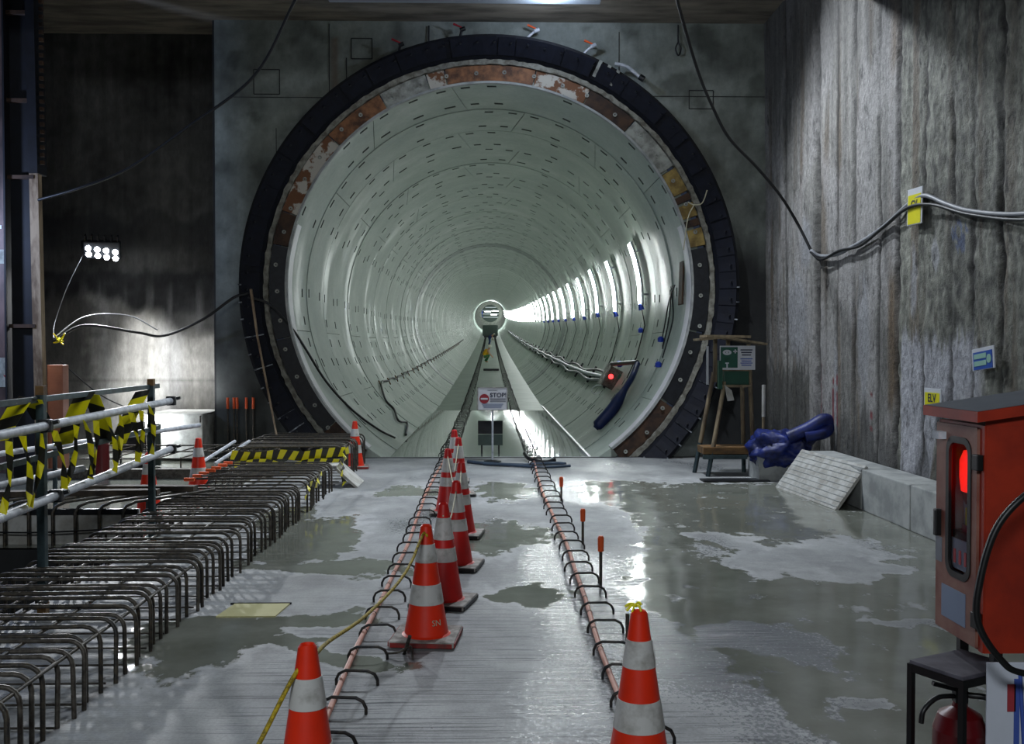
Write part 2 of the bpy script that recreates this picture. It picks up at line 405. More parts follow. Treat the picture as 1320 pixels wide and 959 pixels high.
# ------------------------------------------------------------------ floor slab
PUD_WET = [(0.1, 9.4, 0.55, 0.9), (0.3, 7.2, 0.35, 0.5), (0.15, 12.4, .5, .7), (-1.72, 9.3, 0.42, 1.15), (-2.15, 10.6, 0.25, 0.9), (-1.35, 8.1, 0.75, 0.35), (-1.72, 5.95, 0.50, 0.55), (-1.2, 6.35, 0.45, 0.22), (-0.9, 12.6, 0.55, 0.45), (-0.95, 5.75, 0.55, 0.16)]
PUD_DRY = [(2.65, 8.5, 0.85, 0.75), (3.0, 7.85, 0.5, 0.42), (1.62, 5.85, 0.45, 0.42), (1.90, 4.82, 0.18, 0.12), (2.75, 6.35, 0.38, 0.10), (2.2, 9.2, 0.35, 0.25), (1.6, 15.0, 1.4, 0.9)]
def slab_fn(x, y):
    wx = x + 0.16 * nz(x * 1.3, y * 0.9, 3.1); wy = y + 0.5 * nz(x * 1.1, y * 0.7, 9.7)
    wet = 0.62 - 0.55 * min(1.0, max(0.0, (1.02 + 0.25 * sin(y * 0.8) - wx) / 0.6)) if y < 13.6 else 0.4
    wet = 0.62 * sstep(0.75, 1.5, wx + 0.22 * sin(y * 1.1)) * (1 - sstep(12.8, 14.4, wy))
    if x < 0.8:
        for (cx, cy, rx, ry) in PUD_WET:
            d = hypot((wx - cx) / rx, (wy - cy) / ry); wet = max(wet, (0.5 if cx < 0 else 0.44) + 0.5 * (1 - d))
    for (cx, cy, rx, ry) in PUD_DRY:
        d = hypot((wx - cx) / rx, (wy - cy) / ry); wet = min(wet, 0.5 - 0.55 * (1 - d)) if d < 1.6 else wet
    if x < -3.2: wet = 0.9 - 0.55 * sstep(9.4, 10.2, y) * (1 - sstep(10.6, 11.4, y)) + 0.3 * nz(x, y, 1.0)
    broom = (1 - sstep(5.2, 8.5, y + 0.8 * nz(x, y, 5.0))) * sstep(-1.6, -0.9, wx) * (1 - sstep(0.9, 1.6, wx)) + 0.25 * sstep(-1.0, -0.4, x) * (1 - sstep(0.8, 1.4, x))
    damp = (0.55 + 0.55 * sstep(-0.1, 0.7, wx) * (1 - sstep(1.6, 2.6, wx)) * (1 - .5 * sstep(8, 11, y)) + 0.55 * nz(x * 0.9, y * 0.35, 2.2))
    z = 0.004 * nz(x * 1.5, y * 1.5)
    return (x, y, z), {'wet': float(max(0, min(1, wet))), 'broom': float(min(1, broom)), 'damp': float(max(0, damp))}
PIT = (-5.2, -3.2, 6.6, 8.95)
ys = frange(-6, 3.6, 0.8)[:-1] + frange(3.6, 16.5, 0.06)
xs = frange(-9.0, -3.2, 0.1)[:-1] + frange(-3.2, 4.7, 0.055)
FLOOR = struct(obj('floor', grid_mesh('floor', xs, ys, slab_fn, M_slab, keep=lambda x, y: not (PIT[0] < x < PIT[1] and PIT[2] < y < PIT[3]))), 'wet pale concrete slab with broomed middle and puddles at right')
b = MB()   # front of the slab towards the tunnel and the ground further left
b.box((0.1, 16.48, -0.25), (9.0, 0.06, 0.49)); b.box((-6.8, 16.85, -0.05), (4.6, 0.7, 0.09))
b.build('slab_edge', M_endconc, FLOOR)
struct_j = MB().box((.1, 16.33, .004), (8.6, .03, .012)).build('construction_joint', M_pit, FLOOR)
pb = MB(); x0, x1, y0, y1 = PIT
pb.box(((x0 + x1) / 2, (y0 + y1) / 2, -1.25), (x1 - x0 + .3, y1 - y0 + .3, .1))
pb.box((x0 - .06, (y0 + y1) / 2, -0.63), (.1, y1 - y0 + .3, 1.22)); pb.box((x1 + .06, (y0 + y1) / 2, -0.63), (.1, y1 - y0 + .3, 1.22))
pb.box(((x0 + x1) / 2, y0 - .06, -0.63), (x1 - x0, .1, 1.22)); pb.box(((x0 + x1) / 2, y1 + .06, -0.63), (x1 - x0, .1, 1.22))
pb.build('pit_lining', M_pit, FLOOR)

# starter loops: bent bars cast into the slab in two rows
def loop_mesh(wd=0.22, h=0.08, r=0.006 * 1.25):
    p = [(-wd / 2, 0, -0.03), (-wd / 2, 0, h - 0.05), (-wd / 2 + 0.015, 0, h - 0.018), (-wd / 2 + 0.05, 0, h), (wd / 2 - 0.05, 0, h), (wd / 2 - 0.015, 0, h - 0.018), (wd / 2, 0, h - 0.05), (wd / 2, 0, -0.03)]
    return MB().tube(p, r * 1.15, 6).mesh('starter_loop', M_loop)
LOOP = loop_mesh()
for sx in (-0.70, 0.715):
    y = 3.95
    while y < 16.3:
        obj('starter_loop', LOOP, FLOOR, (sx + random.uniform(-.012, .012), y, 0.0), (radians(random.uniform(-9, 9)), 0, radians(random.uniform(-7, 7))))
        y += 0.44 + random.uniform(-0.03, 0.03) if y > 0 else 0
for i, (x, y, h) in enumerate([(0.83, 11.6, .26), (0.84, 9.0, .30), (0.82, 7.35, .36), (0.83, 5.98, .17)]):
    m = MB(); m.tube([(0, 0, -.02), (0, 0, h)], 0.012, 8)
    st = m.build('stub_bar', M_rebar, None, (x, y, 0))
    tag(st, ['short stub bar with orange cap farthest along the right loop row', 'stub bar with orange cap in right loop row, second farthest', 'tall stub bar with bright orange cap in right loop row', 'bare dark stub bar standing inside the right loop row beside nearest cone'][i], 'bar', 'stub bars in the right row of loops')
    if i < 3: MB().lathe([(0.0, .0), (.022, .0), (.024, .10), (.016, .115), (0, .115)], 10).build('cap', M_orangecap, st, (0, 0, h - 0.09))
for sx, ys_, ye, lab in ((-0.76, 3.3, 16.2, 'long salmon coated bar lying through the left row of loops'), (0.66, 4.55, 16.0, 'long salmon coated bar lying through the right row of loops')):
    pts = [(sx + 0.02 * sin(y * 0.9) + 0.004 * sin(3 * y), y, 0.03) for y in frange(ys_, ye, 0.4)]
    o = tag(MB().tube(pts, 0.016, 8).build('coated_bar', M_pink), lab, 'bar', 'salmon bars along the slab')
    t = MB()
    for k in range(1, len(pts) - 1, 1):
        x, y, z = pts[k]; t.tube([(x, y - .006, z), (x, y + .006, z)], 0.0185, 8)
    stuff(t.build('wire_tie', M_rebar, o))

# ------------------------------------------------------------------ ceiling
CZ = 7.15
c = MB(); c.box((-2.2, 14.75, CZ + 0.15), (14, 5.4, 0.3))
struct(c.build('ceiling', M_ceil), 'dark stained concrete soffit over the tunnel mouth')
c = MB(); c.box((-2.2, 8.6, CZ + .55), (14, 9.2, .3))
struct(c.build('ceiling', M_ceil))
struct(MB().box((-2.2, 11.75, 6.75), (14, 0.5, 1.4)).build('trim_1', M_ceil), 'deep ceiling beam across the hall')
bm_ = thing('steel_beam', 'pale painted steel beam fixed under the ceiling above tunnel mouth', 'beam', (-0.38, 14.55, 7.04))
MB().box((0, 0, 0), (4.1, 1.36, 0.03), ch=0.008).build('bottom_flange', M_beamw, bm_)
MB().box((0, 0, 0.06), (4.0, 0.05, 0.09)).build('web', M_beamw, bm_)

# ------------------------------------------------------------------ right wall
XR = 4.52
SEAMS = [(15.3, .07, .03), (13.78, .16, .10), (12.95, .05, .02), (12.34, .08, .04), (11.52, .05, .03), (10.98, .07, .05), (10.3, .045, .02), (9.68, .05, .03), (9.25, .04, .02), (8.74, .05, .03), (7.9, .04, .03)]
def wr_fn(y, z):
    rough = 1 - sstep(10.85, 11.1, y + 0.05 * nz(z * 2, y, 4))
    st = nz(y * 7.0, z * 0.22, 1.0, 5); big = nz(y * 0.9, z * 0.5, 7.0); f = nz(y * 9, z * 4, 2.0, 5)
    x = XR + 0.18 * (1 - z / CZ) * sstep(11, 16.4, y) * 0.5
    x += 0.0035 * st + 0.005 * f + rough * (0.016 * nz(y * 8, z * 6, 8.0, 5) + 0.012 * nz(y * 3, z * 2.2, 6.0, 3))
    groove = 0.0
    for (ys0, wd, dp) in SEAMS:
        yy = y + 0.05 * nz(z * 1.2, ys0, 5.0) + 0.03 * nz(z * 5, ys0, 2)
        g = min(1.0, 1.7 * max(0.0, 1 - abs(yy - ys0) / max(wd, .04))) * min(1.0, max(.25, 0.75 + 0.9 * nz(z * 0.9, ys0 * 3.3, 1.7)))
        groove = max(groove, min(1.0, g)); x += dp * min(1.0, g)
    base = Vector((0.29, 0.285, 0.265)) if rough < .5 else Vector((0.235, 0.24, 0.20))
    base = base * max(.25, 1 + (0.45 if rough < .5 else 0.35) * st + 0.5 * big + 0.25 * f + rough * 0.9 * nz(y * 11, z * 7, 3.0, 4))
    br = sstep(0.05, 0.5, nz(y * 3.0, z * 0.18, 11.0, 4)) * 0.75
    base = base.lerp(Vector((0.15, 0.11, 0.07)), br)
    if rough < .5: base = base.lerp(Vector((0.46, 0.45, 0.44)), 0.75 * sstep(-.15, .3, nz(y * 1.3, z * 0.45, 21.0)))
    # rust run beside the main seam
    d = abs(y - 11.12 + 0.05 * nz(z, 3, 3)); base = base.lerp(Vector((0.17, 0.105, 0.045)), 0.75 * max(0, 1 - d / .16) * sstep(-.5, .2, nz(z * .8, 5.5, 1)))
    # lime patches
    e = 1.80 + 0.30 * nz(y * 3, 0, 4) + 0.22 * nz(y * 13, 1, 4)
    if 8.95 < y < 10.85:
        low = 1.15 + 0.25 * nz(y * 5, 3, 3) - 1.4 * sstep(9.9, 10.3, y)
        wv = sstep(e + .18, e - .05, z) * sstep(low - .12, low + .12, z) * sstep(8.95, 9.2, y) if False else (1 - sstep(e - .05, e + .18, z)) * sstep(low - .15, low + .15, z) * sstep(8.95, 9.2, y)
        base = base.lerp(Vector((0.60, 0.61, 0.66)), 0.92 * wv)
    for (cy, cz, ry, rz) in ((10.55, 2.5, .09, .45), (10.05, 2.72, .10, .22), (13.0, 1.2, .10, .75), (14.75, 2.25, .55, .75), (14.3, 3.3, .3, .4), (12.0, 1.9, .22, .9), (9.9, 1.0, .06, .3)):
        d = hypot((y - cy + .04 * f) / ry, (z - cz) / rz)
        base = base.lerp(Vector((0.42, 0.43, 0.45)), 0.8 * (1 - sstep(.6, 1.15, d + .25 * f)))
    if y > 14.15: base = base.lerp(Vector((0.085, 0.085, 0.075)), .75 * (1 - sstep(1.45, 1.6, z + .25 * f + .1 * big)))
    # dark wet feet
    dz = 0.55 + 0.5 * nz(y * 2.3, 2, 6) + 0.25 * nz(y * 11, 1, 2)
    if 11.3 < y < 12.7: dz += 0.35
    base = base.lerp(Vector((0.05, 0.052, 0.05)), 0.7 * (1 - sstep(dz - .15, dz + .2, z)))
    base = base.lerp(Vector((0.022, 0.019, 0.016)), 0.95 * groove)
    # fading light towards the top put into the colour, red paint ticks, blue scrawl
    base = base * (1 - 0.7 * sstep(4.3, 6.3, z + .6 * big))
    for (cy, cz, hz) in ((13.62, 1.15, .42), (12.95, 1.1, .35), (11.72, 1.05, .22), (13.1, 1.1, .3)):
        if abs(y - cy + .02 * st) < .035 and abs(z - cz) < hz and nz(z * 9, cy, 1) > -.25: base = Vector((0.24, 0.05, 0.06))
    d = hypot((y - 9.52) / .17, (z - 2.86) / .16)
    if d < 1 and nz(y * 12, z * 12, 1) > -.1: base = base.lerp(Vector((0.06, 0.11, 0.28)), .65)
    return (x, y, z), {'col': tuple(max(0.01, v) for v in base)}
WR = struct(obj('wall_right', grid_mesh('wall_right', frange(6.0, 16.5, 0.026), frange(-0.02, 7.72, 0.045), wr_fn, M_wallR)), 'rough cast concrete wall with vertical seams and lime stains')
def wr2(y, z): return (XR, y, z), {'col': (.16, .16, .14)}
struct(obj('wall_right', grid_mesh('wall_right', frange(-6, 6.05, 1.0), frange(-.02, 7.72, .8), wr2, M_wallR)), None)

# ------------------------------------------------------------------ head wall with the round opening
def hw_fn(x, z):
    big = nz(x * .7, z * .7, 3.0); st = nz(x * 5, z * .3, 6.0); f = nz(x * 3, z * 3, 1.0)
    base = Vector((0.21, 0.24, 0.22)) * (1 + .5 * big + .25 * st + .3 * f)
    base = base.lerp(Vector((0.33, 0.37, 0.345)), .7 * sstep(.05, .5, nz(x * .8, z * .9, 13)))
    base = base.lerp(Vector((0.05, 0.06, 0.05)), .6 * sstep(.15, .5, nz(x * 1.6, z * 1.4, 31)))
    # lower flanks turn near-black towards the bottom
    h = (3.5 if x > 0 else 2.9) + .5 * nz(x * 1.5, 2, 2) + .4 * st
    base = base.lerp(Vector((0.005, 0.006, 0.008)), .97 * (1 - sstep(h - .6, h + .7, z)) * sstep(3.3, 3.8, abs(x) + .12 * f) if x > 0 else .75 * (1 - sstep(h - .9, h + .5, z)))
    d = abs(x + 2.55 + .03 * f)
    if d < .09 and 5.6 < z < 6.9: base = base.lerp(Vector((.16, .075, .03)), .6 * (1 - d / .09))
    return (x, Y0 + 0.008 * f, z), {'col': tuple(max(.008, v) for v in base)}
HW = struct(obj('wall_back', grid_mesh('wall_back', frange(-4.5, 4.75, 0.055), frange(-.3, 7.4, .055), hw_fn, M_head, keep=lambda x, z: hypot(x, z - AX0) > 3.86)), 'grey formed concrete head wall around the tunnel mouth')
j = [((-2.63, 6.45), (.012, 1.3)), ((2.12, 6.2), (.012, 1.6)), ((3.6, 5.95), (1.9, .012)), ((-2.35, 6.05), (.016, 1.0)), ((-3.45, 5.9), (1.6, .010)), ((-3.5, 4.3), (.01, 2.2))]
for (x, z), (a, h_) in j: MB().box((x, Y0 - .003, z), (a, .012, h_)).build('cast_joint', M_pit, HW)
def frame_lines(x, z, a, h_):
    m = MB()
    for dx in (-a / 2, a / 2): m.box((x + dx, Y0 - .004, z), (.014, .012, h_))
    for dz in (-h_ / 2, h_ / 2): m.box((x, Y0 - .004, z + dz), (a, .012, .014))
    m.build('cast_recess_outline', M_pit, HW)
for q in ((-2.1, 6.7, .34, .33), (3.48, 5.9, .40, .30), (-3.65, 6.15, .42, .4)): frame_lines(*q)
# step at the left end of the head wall
struct(MB().box((-4.51, 16.83, 3.55), (.05, .72, 7.3)).build('wall_left_return', M_pit), 'dark return face at left end of the head wall')

# ------------------------------------------------------------------ left background wall
def wl_fn(x, z):
    st = nz(x * 6, z * .25, 4.0, 5); big = nz(x * .8, z * .6, 8.0); f = nz(x * 5, z * 5, 2)
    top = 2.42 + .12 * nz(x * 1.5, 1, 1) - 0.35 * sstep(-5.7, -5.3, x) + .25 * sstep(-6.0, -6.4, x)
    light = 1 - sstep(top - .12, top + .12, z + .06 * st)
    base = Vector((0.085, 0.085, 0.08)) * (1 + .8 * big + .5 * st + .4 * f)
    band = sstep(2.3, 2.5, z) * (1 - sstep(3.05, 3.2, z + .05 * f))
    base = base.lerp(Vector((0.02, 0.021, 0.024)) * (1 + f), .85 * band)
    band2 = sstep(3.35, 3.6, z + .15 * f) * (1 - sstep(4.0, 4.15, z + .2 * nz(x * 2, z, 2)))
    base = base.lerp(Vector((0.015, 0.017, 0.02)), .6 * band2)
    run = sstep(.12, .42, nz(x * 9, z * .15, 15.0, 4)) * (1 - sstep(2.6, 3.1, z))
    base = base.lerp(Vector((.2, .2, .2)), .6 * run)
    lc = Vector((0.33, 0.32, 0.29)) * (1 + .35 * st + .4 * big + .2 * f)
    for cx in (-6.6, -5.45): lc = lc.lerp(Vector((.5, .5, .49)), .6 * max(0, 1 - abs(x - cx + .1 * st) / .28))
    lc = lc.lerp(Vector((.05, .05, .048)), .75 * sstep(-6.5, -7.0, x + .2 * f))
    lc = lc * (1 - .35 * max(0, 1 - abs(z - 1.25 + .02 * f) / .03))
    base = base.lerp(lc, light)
    return (x, 17.2 + .004 * f + .004 * st - .05 * light, z), {'col': tuple(max(.006, v) for v in base)}
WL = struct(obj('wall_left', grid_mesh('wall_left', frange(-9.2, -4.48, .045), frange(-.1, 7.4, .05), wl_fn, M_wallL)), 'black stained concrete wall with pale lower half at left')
# hidden sides of the hall, so light stays in
sh = MB(); sh.box((-9.05, 5.5, 3.5), (.1, 23, 7.6)); struct(sh.build('wall_left', M_pit))
struct(MB().box((-2.2, -6, 3.6), (14, .1, 8)).build('wall_front', M_pit))

# ------------------------------------------------------------------ tunnel lining: rings of six precast segments
TUN = struct(bpy.data.objects.new('wall_tunnel', None), 'pale round tunnel lining of bolted precast concrete segments'); COL.objects.link(TUN)
def P(th, r, t):      # th in degrees clockwise from the crown, t along ring
    a = radians(th); return (r * sin(a), t, r * cos(a))
BOLTS = [22.5 * k for k in range(16)]
def segment_mesh(name, f0, f1, b0, b1, bolts):
    """front angles f0..f1, back angles b0..b1 (degrees)"""
    g = 0.09                                   # half joint gap in degrees
    span = f1 - f0
    T = [0.006, 0.08, 0.135, 0.44, 0.74, 0.80, 0.994]
    pk = []                                    # (u0,u1)
    hw = 1.35 / span
    cs = [3.4 / span, 1 - 3.4 / span]
    for bt in bolts:
        u = (bt - f0) / span
        if 6.5 / span < u < 1 - 6.5 / span: cs.append(u)
    U = {0.0, 1.0}
    for c_ in cs: U.add(c_ - hw); U.add(c_ + hw); pk.append((c_ - hw, c_ + hw))
    n = max(2, int(span / 3.0))
    for k in range(1, n):
        u = k / n
        if all(abs(u - q) > .012 for q in U) and not any(a < u < b_ for a, b_ in pk): U.add(u)
    U = sorted(U); m = MB()
    def pt(u, t, r=R):
        a0 = (f0 + g) + ((b0 + g) - (f0 + g)) * t; a1 = (f1 - g) + ((b1 - g) - (f1 - g)) * t
        return P(a0 + (a1 - a0) * u, r, t * RW)
    V = [pt(u, t) for t in T for u in U]; nu = len(U); F = []
    def ispk(i, jx): return jx in (1, 4) and any(a - 1e-6 <= U[i] and U[i + 1] <= b_ + 1e-6 for a, b_ in pk)
    for jx in range(len(T) - 1):
        for i in range(nu - 1):
            if ispk(i, jx):
                q = [pt(U[i], T[jx]), pt(U[i + 1], T[jx]), pt(U[i + 1], T[jx + 1]), pt(U[i], T[jx + 1])]
                d = [pt(U[i], T[jx] , R + .045), pt(U[i + 1], T[jx], R + .045), pt(U[i + 1], T[jx + 1] - .012, R + .045), pt(U[i], T[jx + 1] - .012, R + .045)]
                m.add(q + d, [(0, 1, 5, 4), (1, 2, 6, 5), (2, 3, 7, 6), (3, 0, 4, 7), (4, 5, 6, 7)], 1)
            else: F.append((jx * nu + i, jx * nu + i + 1, (jx + 1) * nu + i + 1, (jx + 1) * nu + i))
    m.add(V, F, 0, True)
    # sides of the segment
    for (A, t_) in ((0, T[0]), (1, T[-1])):
        vs_ = [pt(u, t_) for u in U] + [pt(u, t_, R + .16) for u in U]
        m.add(vs_, [(i, i + 1, nu + i + 1, nu + i) for i in range(nu - 1)], 0)
    for u in (0.0, 1.0):
        m.add([pt(u, T[0]), pt(u, T[-1]), pt(u, T[-1], R + .16), pt(u, T[0], R + .16)], [(0, 1, 2, 3)], 0)
    return m.mesh(name, [M_lining, M_pocket])
SL = 3.9
def ring_meshes(mirror):
    J = [(-35, -35 - SL), (-11, -11 + SL), (57, 57), (124.5, 124.5), (191.5, 191.5), (257.8, 257.8), (325, 325 - SL)]
    out = []
    for a, b_ in zip(J[:-1], J[1:]):
        f0, f1, b0, b1 = a[0], b_[0], a[1], b_[1]
        if mirror: f0, f1, b0, b1 = -f1, -f0, -b1, -b0
        bo = [q + k for q in BOLTS for k in (-360, 0, 360)]
        out.append(segment_mesh('lining_segment', f0, f1, b0, b1, bo))
    return out
RA, RB = ring_meshes(False), ring_meshes(True)
NSEG = 26
def ring_frame(k):
    y = Y0 + k * RW; return y, axis(y), atan2(axis(y + RW) - axis(y), RW)
for k in range(NSEG):
    y, z, sl = ring_frame(k)
    sc = 1 + random.uniform(-.0022, .0022)
    for i, me in enumerate(RA if k % 2 == 0 else RB):
        e_ = sc + random.uniform(-.0006, .0006); o = obj('lining_segment', me, TUN, (0, y, z), (sl, 0, 0)); o.scale = (e_, 1, e_)
        if k == 16: o.material_slots[0].link = 'OBJECT'; o.material_slots[0].material = M_dampring
m = MB(); n = 72
for k in range(NSEG, 119):
    y, z, sl = ring_frame(k); Mx = Matrix.Translation((0, y, z)) @ Matrix.Rotation(sl, 4, 'X')
    prof = [(R, 0.03), (R, RW - .03), (R + .03, RW - .02), (R + .03, RW + .02), (R, RW + .03)]
    V = []
    for (r, t) in prof: V += [P(360 * q / n, r, t) for q in range(n)]
    m.add(V, [(a * n + q, a * n + (q + 1) % n, (a + 1) * n + (q + 1) % n, (a + 1) * n + q) for a in range(4) for q in range(n)], 0, True, Mx)
    jo = [-35, -11, 57, 124.5, 257.8]
    for a in jo:
        a = a if k % 2 == 0 else -a
        m.add([P(a - .12, R - .004, .05), P(a + .12, R - .004, .05), P(a + .12, R - .004, RW - .05), P(a - .12, R - .004, RW - .05)], [(0, 1, 2, 3)], 1, False, Mx)
stuff(m.build('far_lining_rings', [M_lining, M_pocket], TUN))
# damp haze hanging in the tunnel
HZ = bpy.data.materials.new('tunnel_haze'); HZ.use_nodes = True; HZ.node_tree.nodes.remove(HZ.node_tree.nodes['Principled BSDF'])
vn = HZ.node_tree.nodes.new('ShaderNodeVolumeScatter'); vn.inputs['Density'].default_value = 0.013; vn.inputs['Color'].default_value = (.95, 1, 1, 1); vn.inputs['Anisotropy'].default_value = 0.2
HZ.node_tree.links.new(vn.outputs[0], HZ.node_tree.nodes['Material Output'].inputs['Volume'])
m = MB(); yy_ = frange(24, YEND - 3, 12); rr_ = R - .01
V = []
for yy in yy_: V += [(rr_ * cos(2 * pi * q / 40), yy, axis(yy) + rr_ * sin(2 * pi * q / 40)) for q in range(40)]
m.add(V, [(a * 40 + q, a * 40 + (q + 1) % 40, (a + 1) * 40 + (q + 1) % 40, (a + 1) * 40 + q) for a in range(len(yy_) - 1) for q in range(40)])
m.add(V[:40], [tuple(range(39, -1, -1))]); m.add(V[-40:], [tuple(range(40))])
hz = stuff(m.build('tunnel_haze', HZ)); tag(hz, 'thin damp haze hanging in the far part of the tunnel', 'haze')
# bulkhead at the far end
m = MB(); m.lathe([(0, 0), (R + .3, 0)], 48, M=Matrix.Translation((0, YEND, axis(YEND))) @ Matrix.Rotation(pi / 2, 4, 'X'))
struct(m.build('wall_back', M_endconc), 'far end of the tunnel behind the gantry')

# tunnel floor
ysf = frange(Y0 + .02, YEND, 0.86)
def tf_fn(x, y):
    d = R * R - FLD * FLD; return (x * sqrt(d) * 1.0, y, tfloor(y)), {}
TF = struct(obj('floor', grid_mesh('floor', frange(-1, 1, .5), ysf, tf_fn, M_invert)), 'concrete floor inside the tunnel')
y = Y0 + .35; cnt = 0
fl = MB(); lp = [(-.12, 0, -.03), (-.12, 0, .09), (-.08, 0, .13), (.08, 0, .13), (.12, 0, .09), (.12, 0, -.03)]
LOOP2 = MB().tube(lp, .008, 5).mesh('starter_loop', M_loop)
while y < YEND - 2:
    for sx in (-.74, .74):
        if y < 52: obj('starter_loop', LOOP2, TF, (sx + random.uniform(-.02, .02), y, tfloor(y)), (radians(random.uniform(-8, 8)), 0, radians(random.uniform(-6, 6))))
        else: fl.tube([Vector(p) + Vector((sx, y, tfloor(y))) for p in lp], .011, 4, cap=False)
    y += .42 if y < 52 else .8
stuff(fl.build('far_starter_loops', M_loop, TF))
for sx in (-.80, .80):
    MB().tube([(sx, yy, tfloor(yy) + .05) for yy in frange(Y0 + .1, 130, 2.0)], .010, 5).build('row_bar', M_loop, TF)
wt = MB(); wx = 1.70
wt.add([(-wx, Y0 + .08, -.045), (wx, Y0 + .08, -.045), (wx, 33.0, -.045), (-wx, 33.0, -.045)], [(0, 1, 2, 3)])
wt.add([(-wx, Y0 + .08, -.075), (wx, Y0 + .08, -.075), (wx, Y0 + .08, -.045), (-wx, Y0 + .08, -.045)], [(0, 1, 2, 3)])
tag(wt.build('flood_water', M_water), 'shallow standing water over the tunnel floor just past the slab edge', 'water')
es = MB(); es.box((1.66, 24.6, -.03), (.045, 16.2, .05)); tag(es.build('edge_strip', M_sign), 'thin white strip along right edge of the tunnel water', 'strip')

# ------------------------------------------------------------------ exposed end of the first ring
EF = thing('ring_end_face', 'rust and timber patched end face of the first lining ring', 'tunnel ring', (0, Y0, AX0))
def arc_mesh(a0, a1, r0, r1, y0, y1, st=2.0, jit=0):
    n = max(1, int(abs(a1 - a0) / st)); m = MB(); A = [a0 + (a1 - a0) * i / n for i in range(n + 1)]
    def ring(r, yy): return [P(a, r + (random.uniform(-jit, jit) if jit else 0), yy) for a in A]
    q = [ring(r0, y0), ring(r1, y0), ring(r1, y1), ring(r0, y1)]; V = sum(q, []); k = n + 1
    F = []
    for i in range(n):
        for a, b_ in ((0, 1), (1, 2), (2, 3), (3, 0)): F.append((a * k + i, a * k + i + 1, b_ * k + i + 1, b_ * k + i))
    m.add(V, F); m.add([q[c_][0] for c_ in range(4)], [(0, 1, 2, 3)]); m.add([q[c_][-1] for c_ in range(4)], [(3, 2, 1, 0)])
    return m
faces = [(-143, -131, M_darkrust), (-131, -104, M_black), (-104, -79, M_black), (-79, -70, M_darkrust), (-70, -47, M_rustmix), (-47, -30, M_rust), (-30, -17, M_endconc), (-17, -12, M_rustmix), (-12, 12, M_rust), (12, 27, M_rustmix), (27, 41, M_darkrust), (41, 56.5, M_endconc), (57, 64, M_ochre), (64.4, 66.5, M_darkrust), (67, 71, M_ochre), (71.4, 73.5, M_darkrust), (74, 79, M_ochre), (79.4, 102, M_black), (102.3, 123, M_black), (123.3, 143, M_darkrust)]
for a0, a1, mm in faces:
    arc_mesh(a0 + .15, a1 - .15, R + .035, 3.615, -.06 + random.uniform(-.012, .012), .12).build('end_plate', mm, EF)
for a0, a1 in ((-143, -72), (72, 143)): arc_mesh(a0, a1, R - .012, R + .02, .0, .34, 1.5).build('pale_collar', M_collar, EF)
bo = MB()
for a in range(-140, 142, 8):
    aa = a + random.uniform(-1.2, 1.2); r = 3.5 + random.uniform(-.03, .03); px_, _, pz_ = P(aa, r, 0)
    bo.lathe([(.012, 0), (.012, .02), (.034, .022), (.034, 0)], 10, M=Matrix.Translation((px_, -.062, pz_)) @ Matrix.Rotation(pi / 2, 4, 'X'))
stuff(bo.build('socket_rings', M_endconc, EF))
arc_mesh(-143, 143, R - .005, R + .03, -.075, .01, 1.5).build('inner_lip', M_kerb, EF)
arc_mesh(-143, 143, 3.625, 3.70, -.11, .1, 1.2, .012).build('mortar_rim', M_mortar, EF)

# ------------------------------------------------------------------ black entrance seal around the opening
SR = thing('entrance_seal', 'black steel and rubber seal ring bolted around the tunnel mouth', 'seal ring', (0, Y0, AX0))
m = MB(); n = 128
prof = [(3.71, .1), (3.71, -.10), (3.76, -.16), (3.98, -.30), (4.05, -.30), (4.05, .02)]
V = []
for (r, t) in prof: V += [P(360 * q / n, r, t) for q in range(n)]
m.add(V, [(a * n + q, a * n + (q + 1) % n, (a + 1) * n + (q + 1) % n, (a + 1) * n + q) for a in range(5) for q in range(n)], 0, False)
m.build('seal_body', M_seal, SR)
fm = MB(); da = 2.0
def flap_mesh():
    m = MB(); r0, r1 = 3.75, 4.0; V = []
    for (r, t) in ((r0, -.175), (r1, -.325), (r1, -.31), (r0, -.16)):
        V += [P(-da, r, t), P(0, r, t - .004), P(da, r, t - .014)]
    F = [(0, 1, 4, 3), (1, 2, 5, 4), (3, 4, 7, 6), (4, 5, 8, 7), (6, 7, 10, 9), (7, 8, 11, 10), (9, 10, 1, 0), (10, 11, 2, 1), (0, 3, 6, 9), (2, 11, 8, 5)]
    return m.add(V, F).mesh('seal_flap', M_flap)
FL = flap_mesh()
for k in range(90):
    a = -180 + 4 * k
    if abs(a) > 146: continue
    e = random.uniform(-.9, .9)
    o = obj('seal_flap', FL, SR, (0, random.uniform(-.012, 0), 0), (0, radians(a + e), 0))
bl = MB()
for k in range(90):
    a = -180 + 4 * k + 1.0
    if abs(a) > 146: continue
    p = Vector(P(a, 3.93, -.30)); d = Vector((0, -.84, 0)) + Vector(P(a, -.54, 0)); bl.tube([p, p + d * .05], .016, 6)
stuff(bl.build('clamp_bolts', M_black, SR))
for a in (26.3, 28.6, 30.9):
    V = [P(a - .42, 3.80, -.215), P(a + .42, 3.80, -.215), P(a + .42, 4.04, -.345), P(a - .42, 4.04, -.345)]
    V += [(x, t + .03, z) for x, t, z in V]
    MB().add(V, [(0, 1, 2, 3), (4, 7, 6, 5), (0, 4, 5, 1), (1, 5, 6, 2), (2, 6, 7, 3), (3, 7, 4, 0)]).build('bracket_plate', M_endconc, SR)
